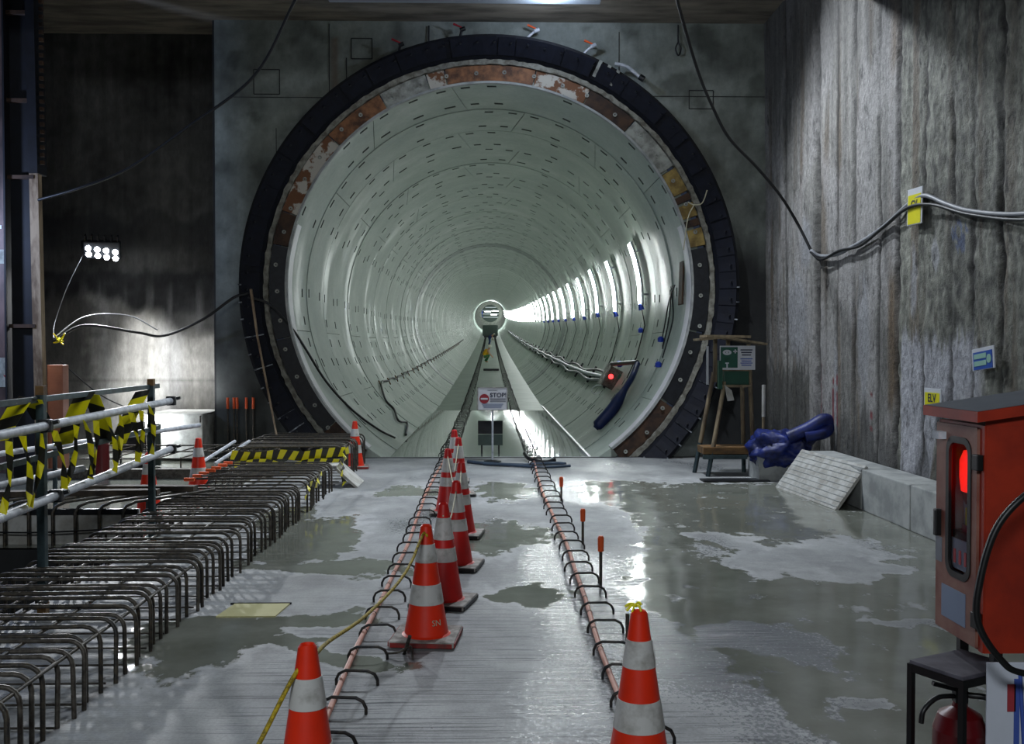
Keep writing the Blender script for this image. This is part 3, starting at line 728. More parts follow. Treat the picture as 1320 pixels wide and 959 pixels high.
# exposed rib fins low on both flanks
for s_ in (-1, 1):
    for a in range(90, 142, 4):
        q = s_ * (a + random.uniform(-.3, .3))
        V = [P(q - .14, 3.76, -.18), P(q + .14, 3.76, -.18), P(q + .14, 4.05, -.36), P(q - .14, 4.05, -.36), P(q + .14, 4.04, -.28), P(q - .14, 4.04, -.28)]
        MB().add(V, [(0, 1, 2, 3), (3, 2, 4, 5), (0, 3, 5), (1, 4, 2), (0, 5, 4, 1)]).build('rib_fin', M_fin, SR)
for i, (a, d_, lab) in enumerate(((-21.5, 0, 'small valve with red handle on seal ring, leftmost of four'), (-7.0, 1, 'small black valve with red handle at top of seal ring'), (8.0, 2, 'silver valve with orange handle on seal ring right of the crown'), (21.5, 3, 'silver valve with orange handle on seal ring, rightmost of four'))):
    p = P(a, 4.05, -.2); v = thing('grease_valve', lab, 'valve', (p[0], Y0 + p[1], AX0 + p[2]), 0, 'grease valves on the seal ring')
    mm = M_black if i < 2 else M_galv; q = .18 if i > 1 else .04
    MB().tube([(0, 0, -.03), (q * .5, -.03, .05), (q, -.05, .12)], .022, 8).tube([(q - .03, -.05, .10), (q + .05, -.05, .135)], .036, 8).build('body', mm, v)
    MB().tube([(q, -.06, .14), (q - .14, -.06, .20)], .010, 6, rr=[.012, .02]).build('handle', M_orangecap if i > 1 else M_sred, v)
v = thing('coiled_pipe_end', 'grey pipe stub with dark end lying on top right of seal ring', 'pipe', (2.22, Y0 - .25, AX0 + 3.50))
MB().tube(smooth_path([(-.20, 0, .10), (0, 0, .05), (.22, 0, -.12)]), .03, 8).build('pipe', M_galv, v)
MB().tube([(.2, -.02, -.11), (.27, -.03, -.16)], .05, 10).build('end_cap', M_black, v)

# ------------------------------------------------------------------ tunnel lamps
def lamp_pos(k): return 20.9 + 4.2 * k
TH = 79.5
def tube_lamp_proto():
    e = bpy.data.objects.new('tube_light', None); COL.objects.link(e)
    half = 11.6
    pts = [P(TH + q, R - .19, 0) for q in (-half, -half / 2, 0, half / 2, half)]
    MB().tube([pts[0], pts[1], pts[2], pts[3], pts[4]], .030, 8).build('glowing_tube', E_tube, e)
    bk = arc_mesh(TH - half - .6, TH + half + .6, R - .145, R - .115, -.075, .09, 4.0)
    for (r0_, r1_, y0_, y1_) in ((R - .165, R - .115, -.088, -.075), (R - .165, R - .115, .077, .09)):
        q_ = arc_mesh(TH - half - .6, TH + half + .6, r0_, r1_, y0_, y1_, 4.0); bk.add(q_.v, q_.f)
    for q in (-half * .7, half * .7): bk.tube([P(TH + q, R - .12, 0), P(TH + q, R, 0)], .02, 6)
    bk.build('backing_rail', M_galv, e)
    pl = MB(); a, b_ = Vector(P(TH + half, R - .18, 0)), Vector(P(TH + half + 2.4, R - .14, 0)); pl.tube([a, b_], .055, 10, rr=[.045, .065]); pl.build('plug', M_blueplug, e)
    MB().tube([P(TH + half + 2.4, R - .13, 0), P(TH + half + 8, R - .03, .05), P(TH + half + 20, R - .02, .08), P(TH + 40, R - .02, .05)], .012, 5).build('lead', M_cable, e)
    return e
TL = tube_lamp_proto()

for k in range(47):
    yy = lamp_pos(k); o = TL if k == 0 else TL.copy()
    if k: COL.objects.link(o)
    if k:
        for ch in TL.children:
            if k > 9 and ch.name.split('.')[0] in ('lead', 'plug', 'backing_rail'): continue
            cc = ch.copy(); COL.objects.link(cc); cc.parent = o
    o.location = (0, yy, axis(yy) + (0.10 if k > 1 else 0))
    lab = ('glowing tube light on right tunnel wall, ' + ORD[k] + ' from the tunnel mouth') if k < 12 else 'distant glowing tube light in the merging far row on right tunnel wall'
    tag(o, lab, 'lamp', 'tube lights on the right tunnel wall')

# ------------------------------------------------------------------ services in the tunnel
def on_wall(th, y, off=0.0): a = radians(th); return (sin(a) * (R - off), y, axis(y) + cos(a) * (R - off))
for i, (th, r, mm, lab) in enumerate(((119.5, .035, M_cable, 'uppermost dark service cable along right tunnel wall'), (121.5, .055, M_galv, 'thick grey service pipe along right tunnel wall'), (123.6, .04, M_gcable, 'lowest grey cable sagging along right tunnel wall'))):
    pts = [on_wall(th + .9 * sin(yy * .9 + i) * (1 if i != 1 else .15), yy, .08) for yy in frange(23.2, 150, 1.1)]
    tag(MB().tube(pts, r, 6).build('service_pipe', mm), lab, 'pipe', 'services along the right tunnel wall')
bk = [on_wall(121.5, 23.4 + 4 * q, .05) for q in range(12)]
for q, p in enumerate(bk):
    o = MB().box((0, 0, 0), (.06, .05, .5), Euler((0, radians(121.5 - 90), 0))).build('pipe_bracket', M_black, None, p)
    tag(o, 'dark bracket carrying the pipes on right tunnel wall, ' + ORD[q] + ' from the tunnel mouth', 'bracket', 'pipe brackets on the right tunnel wall')
# sagging hung cable on the left
pts = []
for q in range(110):
    yy = 24.5 + q * .7; pts.append(on_wall(-125 + 1.4 * abs(sin(q * 1.05)) + random.uniform(-.5, .5), yy, .05))
lc = tag(MB().tube(pts, .022, 5).build('hung_cable', M_cable), 'thin looping cable hung along left tunnel wall', 'cable')
h_ = MB()
for q in range(0, 90, 3): h_.tube([on_wall(-126.4, 24.5 + q * .7, .03), on_wall(-123.0, 24.5 + q * .7, .06)], .018, 5)
stuff(h_.build('hangers', M_woodbr, lc))
tag(MB().tube(smooth_path([on_wall(-125, 24.5, .05), on_wall(-132, 23.3, .04), on_wall(-137, 23.2, .04), on_wall(-142, 22.0, .04), on_wall(-145, 22.6, .04), on_wall(-148, 20.6, .04)], 6), .025, 6).build('drop_cable', M_cable), 'dark cable dropping down left tunnel wall to the floor', 'cable')
# cable from the seal down the left inner wall
tag(MB().tube(smooth_path([(-3.86, 16.0, 2.62), (-3.55, 16.15, 2.5), (-3.25, 16.5, 2.1), on_wall(-108, 17.0, .03), on_wall(-119, 17.6, .03), on_wall(-130, 18.2, .03), on_wall(-140, 18.8, .03), on_wall(-146, 19.2, .04)], 6), .022, 6).build('power_cable', M_cable), 'black cable running from the seal ring down inside left tunnel wall', 'cable')
# control box and hose on the right wall
bx = thing('control_box', 'open grey control box with a glowing red lamp on right tunnel wall', 'electrical box', on_wall(121.5, 22.3, .18))
bx.rotation_euler = (0, radians(28), 0)
MB().box((-.16, 0, 0), (.04, .30, .52), ch=.01).build('door', M_endconc, bx)
MB().box((.07, .02, 0), (.34, .26, .48), ch=.015).build('housing', M_rebar2, bx)
MB().lathe([(0, .04), (.04, .03), (.055, 0), (.055, -.02)], 12, M=Matrix.Translation((.0, -.13, .02)) @ Matrix.Rotation(pi / 2, 4, 'X')).build('red_lamp', E_redled, bx)
MB().box((.2, -.14, .1), (.14, .05, .12)).build('switch', M_greenbox, bx)
MB().tube(smooth_path([(-.1, -.12, -.25), (-.22, -.14, -.34), (-.24, -.14, -.46), (-.14, -.14, -.5), (-.05, -.12, -.38)]), .008, 5).build('loop_wire', M_galv, bx)
MB().lathe([(0, -.08), (.07, -.05), (.085, 0), (.07, .05), (0, .08)], 12).build('blue_knob', M_blueplug, bx, (.04, -.08, .36))
ax1 = on_wall(115.5, 22.0, .25)
tag(MB().tube([on_wall(116.5, 22.2, .30), on_wall(113.5, 19.9, .12)], .045, 8).build('hose_bar', M_black), 'dark bar above the control box carrying the navy hose', 'bar')
hp = smooth_path([on_wall(114, 19.9, .10), on_wall(119, 19.6, .12), on_wall(125, 19.4, .14), on_wall(132, 19.2, .12), on_wall(139, 19.1, .10), on_wall(141.5, 19.1, .08)], 5)
hr = [.06 + .055 * sstep(.35, .55, i / (len(hp) - 1)) * (1 - sstep(.88, .97, i / (len(hp) - 1))) for i in range(len(hp))]
tag(MB().tube(hp, .08, 10, rr=hr).build('hanging_hose', M_bluehose), 'thick navy hose hanging down right tunnel wall below control box', 'hose')
for i, (th, yy) in enumerate(((101, 21.2), (105, 18.4), (113.5, 17.7))):
    o = MB().lathe([(0, -.05), (.055, -.04), (.06, .03), (.03, .06), (0, .06)], 10).build('blue_plug', M_blueplug, None, on_wall(th, yy, .06))
    tag(o, ['blue plug on right tunnel wall below second tube light', 'blue plug hanging from looped cables near right tunnel mouth', 'lowest blue plug near right rim of tunnel mouth'][i], 'plug', 'blue plugs on the right tunnel wall')
for i, dx in enumerate((0, .35, .75)):
    tag(MB().tube(smooth_path([on_wall(88, 17.7 + dx * .5, .04), on_wall(92, 18.3 - dx * .4, .03), on_wall(99, 18.5 - dx, .03), on_wall(105 + 3 * i, 18.4 - .35 * i, .04)], 6), .012, 5).build('looped_lead', M_cable), ['leftmost', 'middle', 'rightmost'][i] + ' of three thin leads looping down near right rim of tunnel', 'cable', 'leads near the right rim')
tag(MB().box((0, 0, 0), (.03, .34, .75), Euler((0, radians(2), 0)), ch=.01).build('rust_patch_plate', M_darkrust, None, on_wall(88, 17.15, .03)), 'rust brown plate on right tunnel wall just inside the rim', 'plate')

# far machinery
gy = 200
GA = thing('tunnel_gantry', 'round machinery gantry with lit decks at far end of tunnel', 'machine', (0, gy, tfloor(gy)))
cz = FLD + .75
m = MB(); m.lathe([(1.75, 0), (2.35, 0), (2.35, .5), (1.75, .5)], 40, M=Matrix.Translation((0, 0, cz)) @ Matrix.Rotation(pi / 2, 4, 'X')); m.build('ring_frame', M_endconc, GA)
MB().lathe([(0, -1), (1.8, -1)], 40, M=Matrix.Translation((0, 0, cz)) @ Matrix.Rotation(pi / 2, 4, 'X')).build('back_plate', M_ygbag, GA)
for zz, wd in ((1.2, 2.2), (.55, 3.2), (-.1, 3.4), (-.75, 3.0)): MB().box((.1, -.2, cz + zz), (wd, .3, .16)).build('deck', M_sign, GA)
E_deck = emis('deck_light', (1, .97, .92), 12)
for xx, zz in ((-.5, .35), (.7, -.25), (1.0, .5)): MB().box((xx, -.3, cz + zz), (1.2, .1, .10)).build('deck_light', E_deck, GA)
for zz in (-.7, .1, .8): MB().box((-1.75, -.25, cz + zz), (.5, .2, .6)).build('blue_panel', M_blueplug, GA)
MB().box((0, 0, .6), (2.2, .6, 1.2)).build('base', M_endconc, GA)
lamp('gantry_front_fill', 'POINT', (0.4, gy - 6, tfloor(gy) + 5.2), 350, (0.9, 0.95, 1.0), 0.2)  # added fill with no fixture, brightens the front of the gantry
ly = 150
LO = thing('service_wagon', 'grey box shaped service wagon standing far inside tunnel', 'wagon', (0, ly, tfloor(ly)))
MB().box((0, 0, 1.25), (2.3, 3.0, 1.6), ch=.15).build('body', M_ygbag, LO)
MB().box((0, 0, .35), (1.9, 2.8, .25)).build('chassis', M_black, LO)
for sx in (-.8, .8):
    for sy in (-1, 1): MB().tube([(sx - .06, sy, .3), (sx + .06, sy, .3)], .3, 14).build('wheel', M_black, LO)

lamp('gantry_rear_fill', 'POINT', (0.3, gy + 9, tfloor(gy + 9) + 4.8), 1600, (0.9, 0.95, 1.0), 0.2)  # added unseen fill, brightens the bulkhead behind the gantry
# two workers, one continuous skinned body each
def figure(name, label, loc, joints, edges, radii, mat_body, extra):
    root = thing(name, label, 'person', loc)
    me = bpy.data.meshes.new('body'); me.from_pydata(joints, edges, [])
    o = obj('body', me, root); sk = o.modifiers.new('skin', 'SKIN'); sk.use_smooth_shade = True
    for v, r in zip(me.skin_vertices[0].data, radii): v.radius = (r, r)
    me.skin_vertices[0].data[0].use_root = True
    ss = o.modifiers.new('sub', 'SUBSURF'); ss.levels = 1; ss.render_levels = 1
    me.materials.append(mat_body)
    for nm, mb, mm in extra: mb.build(nm, mm, root)
    return root
def person_crouch():
    # crouching, bent forward, facing right
    J = [(0, 0, .42), (.10, 0, .62), (.25, 0, .84), (.33, 0, .95), (.38, 0, 1.05),       # pelvis spine neck head
         (.0, -.10, .40), (.34, -.14, .45), (.12, -.13, .08), (.28, -.13, .04),           # near leg
         (.0, .10, .40), (.30, .15, .50), (.05, .14, .08), (.22, .14, .04),
         (.25, -.18, .80), (.40, -.22, .58), (.55, -.16, .40), (.60, -.15, .34),          # near arm
         (.25, .18, .80), (.42, .22, .58), (.58, .14, .40), (.63, .13, .34)]
    E = [(0, 1), (1, 2), (2, 3), (3, 4), (0, 5), (5, 6), (6, 7), (7, 8), (0, 9), (9, 10), (10, 11), (11, 12), (2, 13), (13, 14), (14, 15), (15, 16), (2, 17), (17, 18), (18, 19), (19, 20)]
    Rr = [.14, .15, .15, .06, .10, .10, .075, .05, .05, .10, .075, .05, .05, .06, .045, .035, .04, .06, .045, .035, .04]
    return J, E, Rr
J, E, Rr = person_crouch()
hel = lambda c, r: MB().lathe([(r * 1.25, 0), (r * 1.2, .02), (r, .03), (r * .8, r * .7), (r * .4, r * .98), (0.001, r * 1.05)], 14, M=Matrix.Translation(c))
vest = MB().tube([(.02, 0, .48), (.10, 0, .64), (.22, 0, .82), (.27, 0, .88)], .2, 12, rr=[.185, .20, .20, .12])
legs = MB().tube([(0, -.10, .42), (.34, -.14, .47), (.13, -.13, .10)], .1, 10, rr=[.13, .10, .075]).tube([(0, .10, .42), (.30, .15, .52), (.06, .14, .10)], .1, 10, rr=[.13, .10, .075])
yw = 70.0
f1 = figure('person', 'worker in yellow vest and green trousers crouching on tunnel floor', (-.42, yw, tfloor(yw) + .02), J, E, Rr, M_skin, [('vest', vest, M_hivis), ('trousers', legs, M_greencl), ('helmet', hel((.385, 0, 1.10), .125), M_helmet)])
J2 = [(0, 0, .85), (.12, -.05, 1.05), (.34, -.10, 1.18), (.44, -.12, 1.22), (.54, -.13, 1.24),
      (0, -.11, .83), (.06, -.12, .46), (-.02, -.12, .08), (.14, -.12, .04), (0, .11, .83), (.03, .14, .46), (-.08, .16, .08), (.08, .16, .04),
      (.34, -.28, 1.14), (.36, -.30, .88), (.42, -.26, .66), (.43, -.25, .58), (.34, .08, 1.14), (.38, .12, .88), (.45, .10, .66), (.46, .09, .58)]
R2 = [.15, .16, .16, .06, .10, .10, .075, .05, .05, .10, .075, .05, .05, .06, .045, .035, .04, .06, .045, .035, .04]
cov = MB().tube([(-.02, 0, .78), (.12, -.05, 1.05), (.34, -.10, 1.18)], .2, 12, rr=[.19, .2, .19]).tube([(0, -.11, .83), (.06, -.12, .46), (-.02, -.12, .1)], .1, 10, rr=[.13, .1, .08]).tube([(0, .11, .83), (.03, .14, .46), (-.08, .16, .1)], .1, 10, rr=[.13, .1, .08])
yw = 118.0
figure('person', 'worker in blue coverall bending over beside the wagon', (-.1, yw, tfloor(yw) + .02), J2, E, R2, M_skin, [('coverall', cov, M_bluecl), ('helmet', hel((.56, -.13, 1.28), .125), M_helmet)])
tag(MB().box((0, 0, .06), (.9, .5, .12), ch=.02).build('dark_cover', M_black, None, (.05, 58, tfloor(58))), 'small dark cover lying on the tunnel floor in front of crouching worker', 'cover')

# ------------------------------------------------------------------ stop sign at the slab edge
sg = thing('stop_sign', 'white stop sign with red no entry disc on a thin pole', 'sign', (.035, 15.75, 0))
MB().tube([(0, 0, 0), (0, 0, 1.12)], .016, 8).build('pole', M_galv, sg)
MB().lathe([(.14, 0), (.14, .015), (.03, .03), (.0, .03)], 16).build('foot', M_black, sg)
bd = MB().box((0, -.02, 1.0), (.49, .02, .37), ch=.005).build('board', M_sign, sg)
fr = MB()
for sx in (-.235, .235): fr.box((sx, -.033, 1.0), (.02, .012, .37))
for sz in (-.18, .18): fr.box((0, -.033, 1.0 + sz), (.49, .012, .014))
fr.build('frame', M_endconc, bd)
MB().lathe([(0, .006), (.076, .006), (.076, 0)], 28, M=Matrix.Translation((-.13, -.03, 1.0)) @ Matrix.Rotation(pi / 2, 4, 'X')).build('red_disc', M_sred, bd)
MB().box((-.13, -.039, 1.0), (.11, .006, .026)).build('white_bar', M_sign, bd)
def flat_text(body, size, m, parent, loc, rot=(pi / 2, 0, 0), name='lettering', bold=0.0, align='CENTER'):
    return obj(name, text_mesh(body, size, m, .0015, align, bold), parent, loc, rot)
flat_text('STOP!', .098, M_navy, bd, (.09, -.034, 1.055), bold=.002)
ln = MB()
for q in range(3): ln.box((.085, -.032, 1.0 - .022 * q), (.25, .004, .011))
ln.box((-.0, -.032, 1.135), (.16, .004, .008)); ln.build('small_print', M_signgrey, bd)
ln = MB()
for q in range(3): ln.box((.0, -.032, .915 - .025 * q), (.34 - .03 * q, .004, .014))
ln.build('blue_print', M_signblue, bd)
dk = thing('square_board', 'dark square two-tone panel standing in the water behind the sign pole', 'panel', (-.0, 17.4, -.05))
MB().box((0, 0, .47), (.43, .03, .23), ch=.004).build('upper_half', M_black, dk); MB().box((0, 0, .25), (.43, .03, .19), ch=.004).build('lower_half', M_ygbag, dk)
MB().box((-.15, .03, .08), (.03, .03, .34)).build('leg', M_black, dk); MB().box((.15, .03, .08), (.03, .03, .34)).build('leg', M_black, dk)
for i, (pp, r) in enumerate((([(-.35, 15.5, .03), (.0, 15.2, .03), (.5, 15.05, .03), (.95, 15.25, .03), (1.15, 15.15, .03)], .026), ([(-.1, 15.2, .03), (.3, 15.0, .03), (.75, 14.75, .03), (1.2, 14.9, .03)], .022), ([(.55, 16.0, .10), (.62, 15.6, .06), (.85, 15.4, .03), (1.0, 15.3, .08)], .03))):
    tag(MB().tube(smooth_path(pp), r, 8).build('site_hose', M_hose if i < 2 else M_cable), ['blue grey hose lying behind another across the slab edge', 'blue grey hose lying nearest across the slab edge', 'short dark hose end curling up at the slab edge'][i], 'hose', 'hoses at the slab edge')

# ------------------------------------------------------------------ traffic cones
def cone(kind):
    e = bpy.data.objects.new('traffic_cone', None); COL.objects.link(e)
    H, r0, r1 = .70, .130, .032
    if kind == 1: br = [(.045, .225, 0), (.225, .345, 1), (.345, .475, 0), (.475, .585, 1), (.585, .70, 0)]
    else: br = [(.045, .30, 0), (.30, .395, 1), (.395, .45, 0), (.45, .60, 1), (.60, .70, 0)]
    o_ = M_orange if kind == 1 else M_red
    rad = lambda z: r0 + (r1 - r0) * (z - .045) / (H - .045)
    bd_ = MB(); bd_.lathe([(r0 + .02, .035), (r0 + .004, .045), (rad(.2), .2), (rad(.45), .45), (rad(.69), .69), (rad(.69) - .008, .70), (rad(.69) - .014, .692), (rad(.69) - .02, .6)], 32)
    body = bd_.build('cone_body', o_, e)
    for z0, z1, wv in br:
        if wv: MB().lathe([(rad(z0) + .0005, z0), (rad(z0) + .003, z0 + .002), (rad(z1) + .003, z1 - .002), (rad(z1) + .0005, z1)], 32).build('reflective_sleeve', M_white, body)
    b2 = MB(); s = .195
    b2.box((0, 0, .019), (2 * s, 2 * s, .034), ch=.008); b2.build('base_plate', M_conebase, e)
    b3 = MB()
    for dx, dy, a_, b_ in ((0, -s, 2 * s - .02, .012), (0, s, 2 * s - .02, .012), (-s, 0, .012, 2 * s - .02), (s, 0, .012, 2 * s - .02)): b3.box((dx, dy, .016), (a_, b_, .026))
    b3.build('base_rim', M_conebase_r if kind == 1 else M_rubber, e)
    return e
C1, C2 = cone(1), cone(2)
cones = [(.605, 4.015, 1, 12, 'orange traffic cone at bottom right with yellow knot at its tip'),
         (-.659, 3.58, 1, 5, 'orange traffic cone at bottom left with yellow rope at its tip'),
         (-.39, 6.04, 1, -6, 'bright orange traffic cone in front of the line, rope tied to its tip'),
         (-.325, 6.90, 2, -14, 'red traffic cone directly behind the bright orange one'),
         (-.277, 8.07, 2, -10, 'red traffic cone second behind the bright orange one, string on tip'),
         (-.276, 9.44, 2, -8, 'red traffic cone third behind the bright orange one, right side of line'),
         (-.457, 10.73, 2, 4, 'red traffic cone standing left of the line beside the loops'),
         (-.387, 12.1, 2, 6, 'red traffic cone second from the far end of the line'),
         (-.48, 13.3, 2, 0, 'farthest red traffic cone of the line near the slab edge'),
         (-2.03, 14.95, 1, 10, 'lone traffic cone with muddy foot in front of left tunnel rim'),
         (-3.53, 12.1, 1, 8, 'traffic cone behind the rebar cage in front of white block'),
         (-3.55, 10.4, 1, 20, 'traffic cone behind the railing end post at left')]
u1 = u2 = False
for x, y, k, rz, lab in cones:
    src = C1 if k == 1 else C2
    if k == 1 and not u1: o = src; u1 = True
    elif k == 2 and not u2: o = src; u2 = True
    else: o = copy_tree(src)
    o.location = (x, y, .004); o.rotation_euler = (0, 0, radians(rz)); tag(o, lab, 'traffic cone', 'traffic cones on the slab')
fc = [o for o in bpy.data.objects if o.get('label', '').startswith('bright orange traffic cone')][0]
th_ = radians(-52); r_ = .128
lt = obj('lettering', text_mesh('SN', .05, M_string, .0005), [c for c in fc.children if c.name.startswith('cone_body')][0], (r_ * cos(th_), r_ * sin(th_), .125), (radians(81), 0, th_ + pi / 2))
rp = smooth_path([(-.98, 3.2, .05), (-.80, 3.40, .40), (-.70, 3.54, .60), (-.645, 3.58, .655), (-.64, 3.63, .65), (-.647, 4.0, .592), (-.583, 4.6, .528), (-.506, 5.3, .506), (-.455, 5.7, .545), (-.405, 5.985, .655), (-.38, 6.0, .64)], 10)
ro = tag(MB().tube(rp, .0085, 8).build('rope', M_rope), 'yellow twisted rope sagging between two cone tips at left', 'rope')
for i, (a, b_) in enumerate((((-.325, 6.9), (-.277, 8.07)), ((-.277, 8.07), (-.276, 9.44)), ((-.276, 9.44), (-.457, 10.73)), ((-.457, 10.73), (-.387, 12.1)))):
    A = Vector((a[0], a[1] - .045, .62)); B = Vector((b_[0], b_[1] - .045, .62)); Mi = (A + B) / 2 - Vector((0, 0, .12 + .05 * i))
    tag(MB().tube(smooth_path([A, Mi, B], 8), .006, 6).build('string', M_string), ['pale string between nearest two red cones', 'pale string between second and third red cones', 'pale string crossing the line to the left red cone', 'pale string between the far red cones'][i], 'string', 'strings between the red cones')
kn = MB(); base = Vector((.592, 4.04, .715))
for q in range(9):
    d = Vector((random.uniform(-1, .6), random.uniform(-1, 1), random.uniform(-.5, 1))).normalized() * .03
    kn.tube(smooth_path([base - d * .3, base + d * .6 + Vector((0, 0, .01)), base + d * 1.2 - Vector((.004, 0, .006))], 4), .005, 6)
tag(kn.build('rope_knot', M_yel), 'yellow rope knot on tip of the bottom right cone', 'rope')
tie = MB().tube([(-.50, 5.75, .0), (-.46, 5.66, .13)], .012, 6).tube(smooth_path([(-.6, 5.7, .02), (-.52, 5.66, .04), (-.46, 5.70, .06), (-.44, 5.6, .02)]), .007, 6)
tag(tie.build('bent_bar', M_rebar2), 'short bent rusty bar beside the front cone base', 'bar')

# ------------------------------------------------------------------ rebar cage at left
CG = thing('rebar_cage', 'long low cage of bent rebar hoops along left slab edge', 'rebar', (-2.0, 3.6, 0))
def hoop(wl=1.12, h=.34, rb=.085, left=True, r=.012):
    p = [(0, 0, -.02), (0, 0, h - rb)]
    for q in range(1, 5): a = q / 4 * pi / 2; p.append((-rb + rb * cos(a), 0, h - rb + rb * sin(a)))
    if left:
        for q in range(0, 5): a = pi / 2 + q / 4 * pi / 2; p.append((-wl + rb + rb * cos(a), 0, h - rb + rb * sin(a)))
        p.append((-wl, 0, .0))
    else: p.append((-wl - .25, 0, h))
    return MB().tube(p, r, 6).mesh('hoop_bar', M_rebar if r > .0119 else M_rebar2)
HO = [hoop(), hoop(1.16, .335, .075, True, .0118), hoop(1.0, .345, .09, False)]
y = 3.75; i = 0
while y < 12.7:
    k = 2 if 10.9 < y < 12.7 and i % 2 == 0 else (0 if random.random() < .6 else 1)
    obj('hoop_bar', HO[k], CG, (random.uniform(-.025, .025), y - 3.6, random.uniform(-.008, .008)), (radians(random.uniform(-3, 3)), radians(random.uniform(-.4, .4)), radians(random.uniform(-1.6, 1.6))))
    if k == 2: MB().tube([(-1.25, 0, .345), (-1.36, 0, .345)], .02, 8).build('orange_cap', M_orangecap, CG, (0, y - 3.6, 0))
    y += .135 * random.uniform(.75, 1.2) * (1.8 if random.random() < .06 else 1); i += 1
for x, z in ((-.03, .30), (-.30, .322), (-.58, .322), (-.86, .322), (-1.09, .30), (-1.10, .12)):
    MB().tube([(x + .01 * sin(q), q, z + .006 * sin(q * 1.7)) for q in frange(.05, 9.1, .5)], .0095, 6).build('long_bar', M_rebar, CG)
wm = MB()
for q in range(36):
    yy = 4.0 + q * .31; wm.tube([(-2.02, yy, .012), (-3.1, yy + random.uniform(-.02, .02), .012)], .006, 4)
tag(wm.build('bar_mat', M_rebar2), 'thin bar mat lying on the floor under the rebar cage', 'rebar'); 
CG2 = thing('rebar_cage', 'taller rebar cage wrapped in caution tape at far end of slab edge', 'rebar', (-1.98, 13.35, 0))
HT = [hoop(1.5, .47, .08, True, .012), hoop(1.42, .45, .085, True, .0118)]
for q in range(17): obj('hoop_bar', HT[q % 2], CG2, (random.uniform(-.03, .03), q * .135, random.uniform(-.01, .01)), (radians(random.uniform(-3, 3)), radians(random.uniform(-.6, .6)), radians(random.uniform(-2, 2))))
for x in (-.04, -.45, -.9, -1.42): MB().tube([(x, -.05, .44), (x, 2.3, .44)], .010, 6).build('long_bar', M_rebar, CG2)
# caution tape draped over the far end of the cage
def ribbon(pts, width, name='tape', side=Vector((0, 0, 1)), pitch=.16, parent=None, th=.0015):
    """striped ribbon: black and yellow slanted bands, thin but solid"""
    P_ = [Vector(p) for p in pts]; m = MB(); L = 0; seg = []
    d = [0]
    for a, b_ in zip(P_[:-1], P_[1:]): d.append(d[-1] + (b_ - a).length)
    tot = d[-1]; n = max(2, int(tot / (pitch / 2)))
    def at(s):
        s = max(0, min(tot, s))
        for i in range(len(d) - 1):
            if s <= d[i + 1] or i == len(d) - 2:
                f = (s - d[i]) / max(1e-6, d[i + 1] - d[i]); return P_[i].lerp(P_[i + 1], f), (P_[i + 1] - P_[i]).normalized()
    for k in range(n):
        s0, s1 = tot * k / n, tot * (k + 1) / n; sk = min(pitch * .18, width * .3)
        q = []
        for s, sg in ((s0 - sk, -1), (s1 - sk, -1), (s1 + sk, 1), (s0 + sk, 1)):
            p, t = at(s); wv = side(s / tot, t) if callable(side) else side
            wv = (wv - t * wv.dot(t)).normalized(); q.append(p + wv * (sg * width / 2))
        nrm = (q[1] - q[0]).cross(q[3] - q[0]).normalized() * th
        V = q + [v + nrm for v in q]
        m.add(V, [(0, 1, 2, 3), (7, 6, 5, 4), (0, 3, 7, 4), (1, 5, 6, 2), (0, 4, 5, 1), (3, 2, 6, 7)], k % 2)
    return m.build(name, [M_yel, M_blk], parent)
rt = lambda a, b_: Vector((random.uniform(-.03, .03) + a[0], a[1], a[2]))
for i, (pp, lab) in enumerate((([(-3.45, 13.26, .38), (-3.1, 13.24, .35), (-2.8, 13.22, .39), (-2.5, 13.25, .36), (-2.2, 13.24, .40), (-1.92, 13.26, .42)], 'caution tape strung across the tall far rebar cage, upper run'),
                          ([(-3.40, 13.22, .22), (-3.0, 13.22, .27), (-2.7, 13.2, .21), (-2.35, 13.22, .27), (-1.94, 13.2, .26)], 'caution tape across the tall far rebar cage, lower run'),
                          ([(-1.90, 13.25, .45), (-1.92, 13.0, .33), (-1.90, 12.8, .17), (-1.86, 12.7, .02)], 'caution tape trailing down right corner of the tall rebar cage'),
                          ([(-1.965, 11.6, .34), (-1.965, 11.3, .24), (-1.965, 10.9, .30), (-1.965, 10.6, .18)], 'scrap of caution tape twisted on the side of the low rebar cage'))):
    tag(ribbon(smooth_path(pp, 6), .13 if i < 3 else .07, 'caution_tape', lambda s, t: Vector((sin(s * 22) * .5, -.25, 1))), lab, 'tape', 'tape on the rebar cage')
# small board tent beside the far cone
b = MB(); Mx = Matrix.Translation((-2.10, 13.75, .0))
b.add([(-.28, 0, .24), (.12, 0, .26), (.36, 0, .02), (-.02, 0, 0), (-.28, .55, .24), (.12, .55, .26), (.36, .55, .02)], [(1, 2, 6, 5)], 0, False, Mx)
b = MB(); b.box((.12, .25, .13), (.40, .62, .03), Euler((0, radians(42), 0))); b.box((-.16, .25, .26), (.34, .62, .03), Euler((0, radians(-4), 0)))
tag(b.build('angled_board', M_panel, None, (-1.98, 12.85, .0)), 'pale bent board resting against the far end of the rebar cage', 'board')
# bars with orange tips by the head wall and behind the cage
for i, px_ in enumerate((-4.25, -4.15, -4.1, -3.95, -3.84)):
    o = MB().tube([(0, 0, 0), (0, 0, .98)], .014, 6).build('starter_bar', M_rebar, None, (px_, 16.2, 0)); 
    MB().tube([(0, 0, .82), (0, 0, 1.0)], .022, 8).build('orange_tip', M_orangecap, o)
    tag(o, ORD[i] + ' from left of the orange tipped bars by the head wall', 'bar', 'orange tipped bars by the head wall')
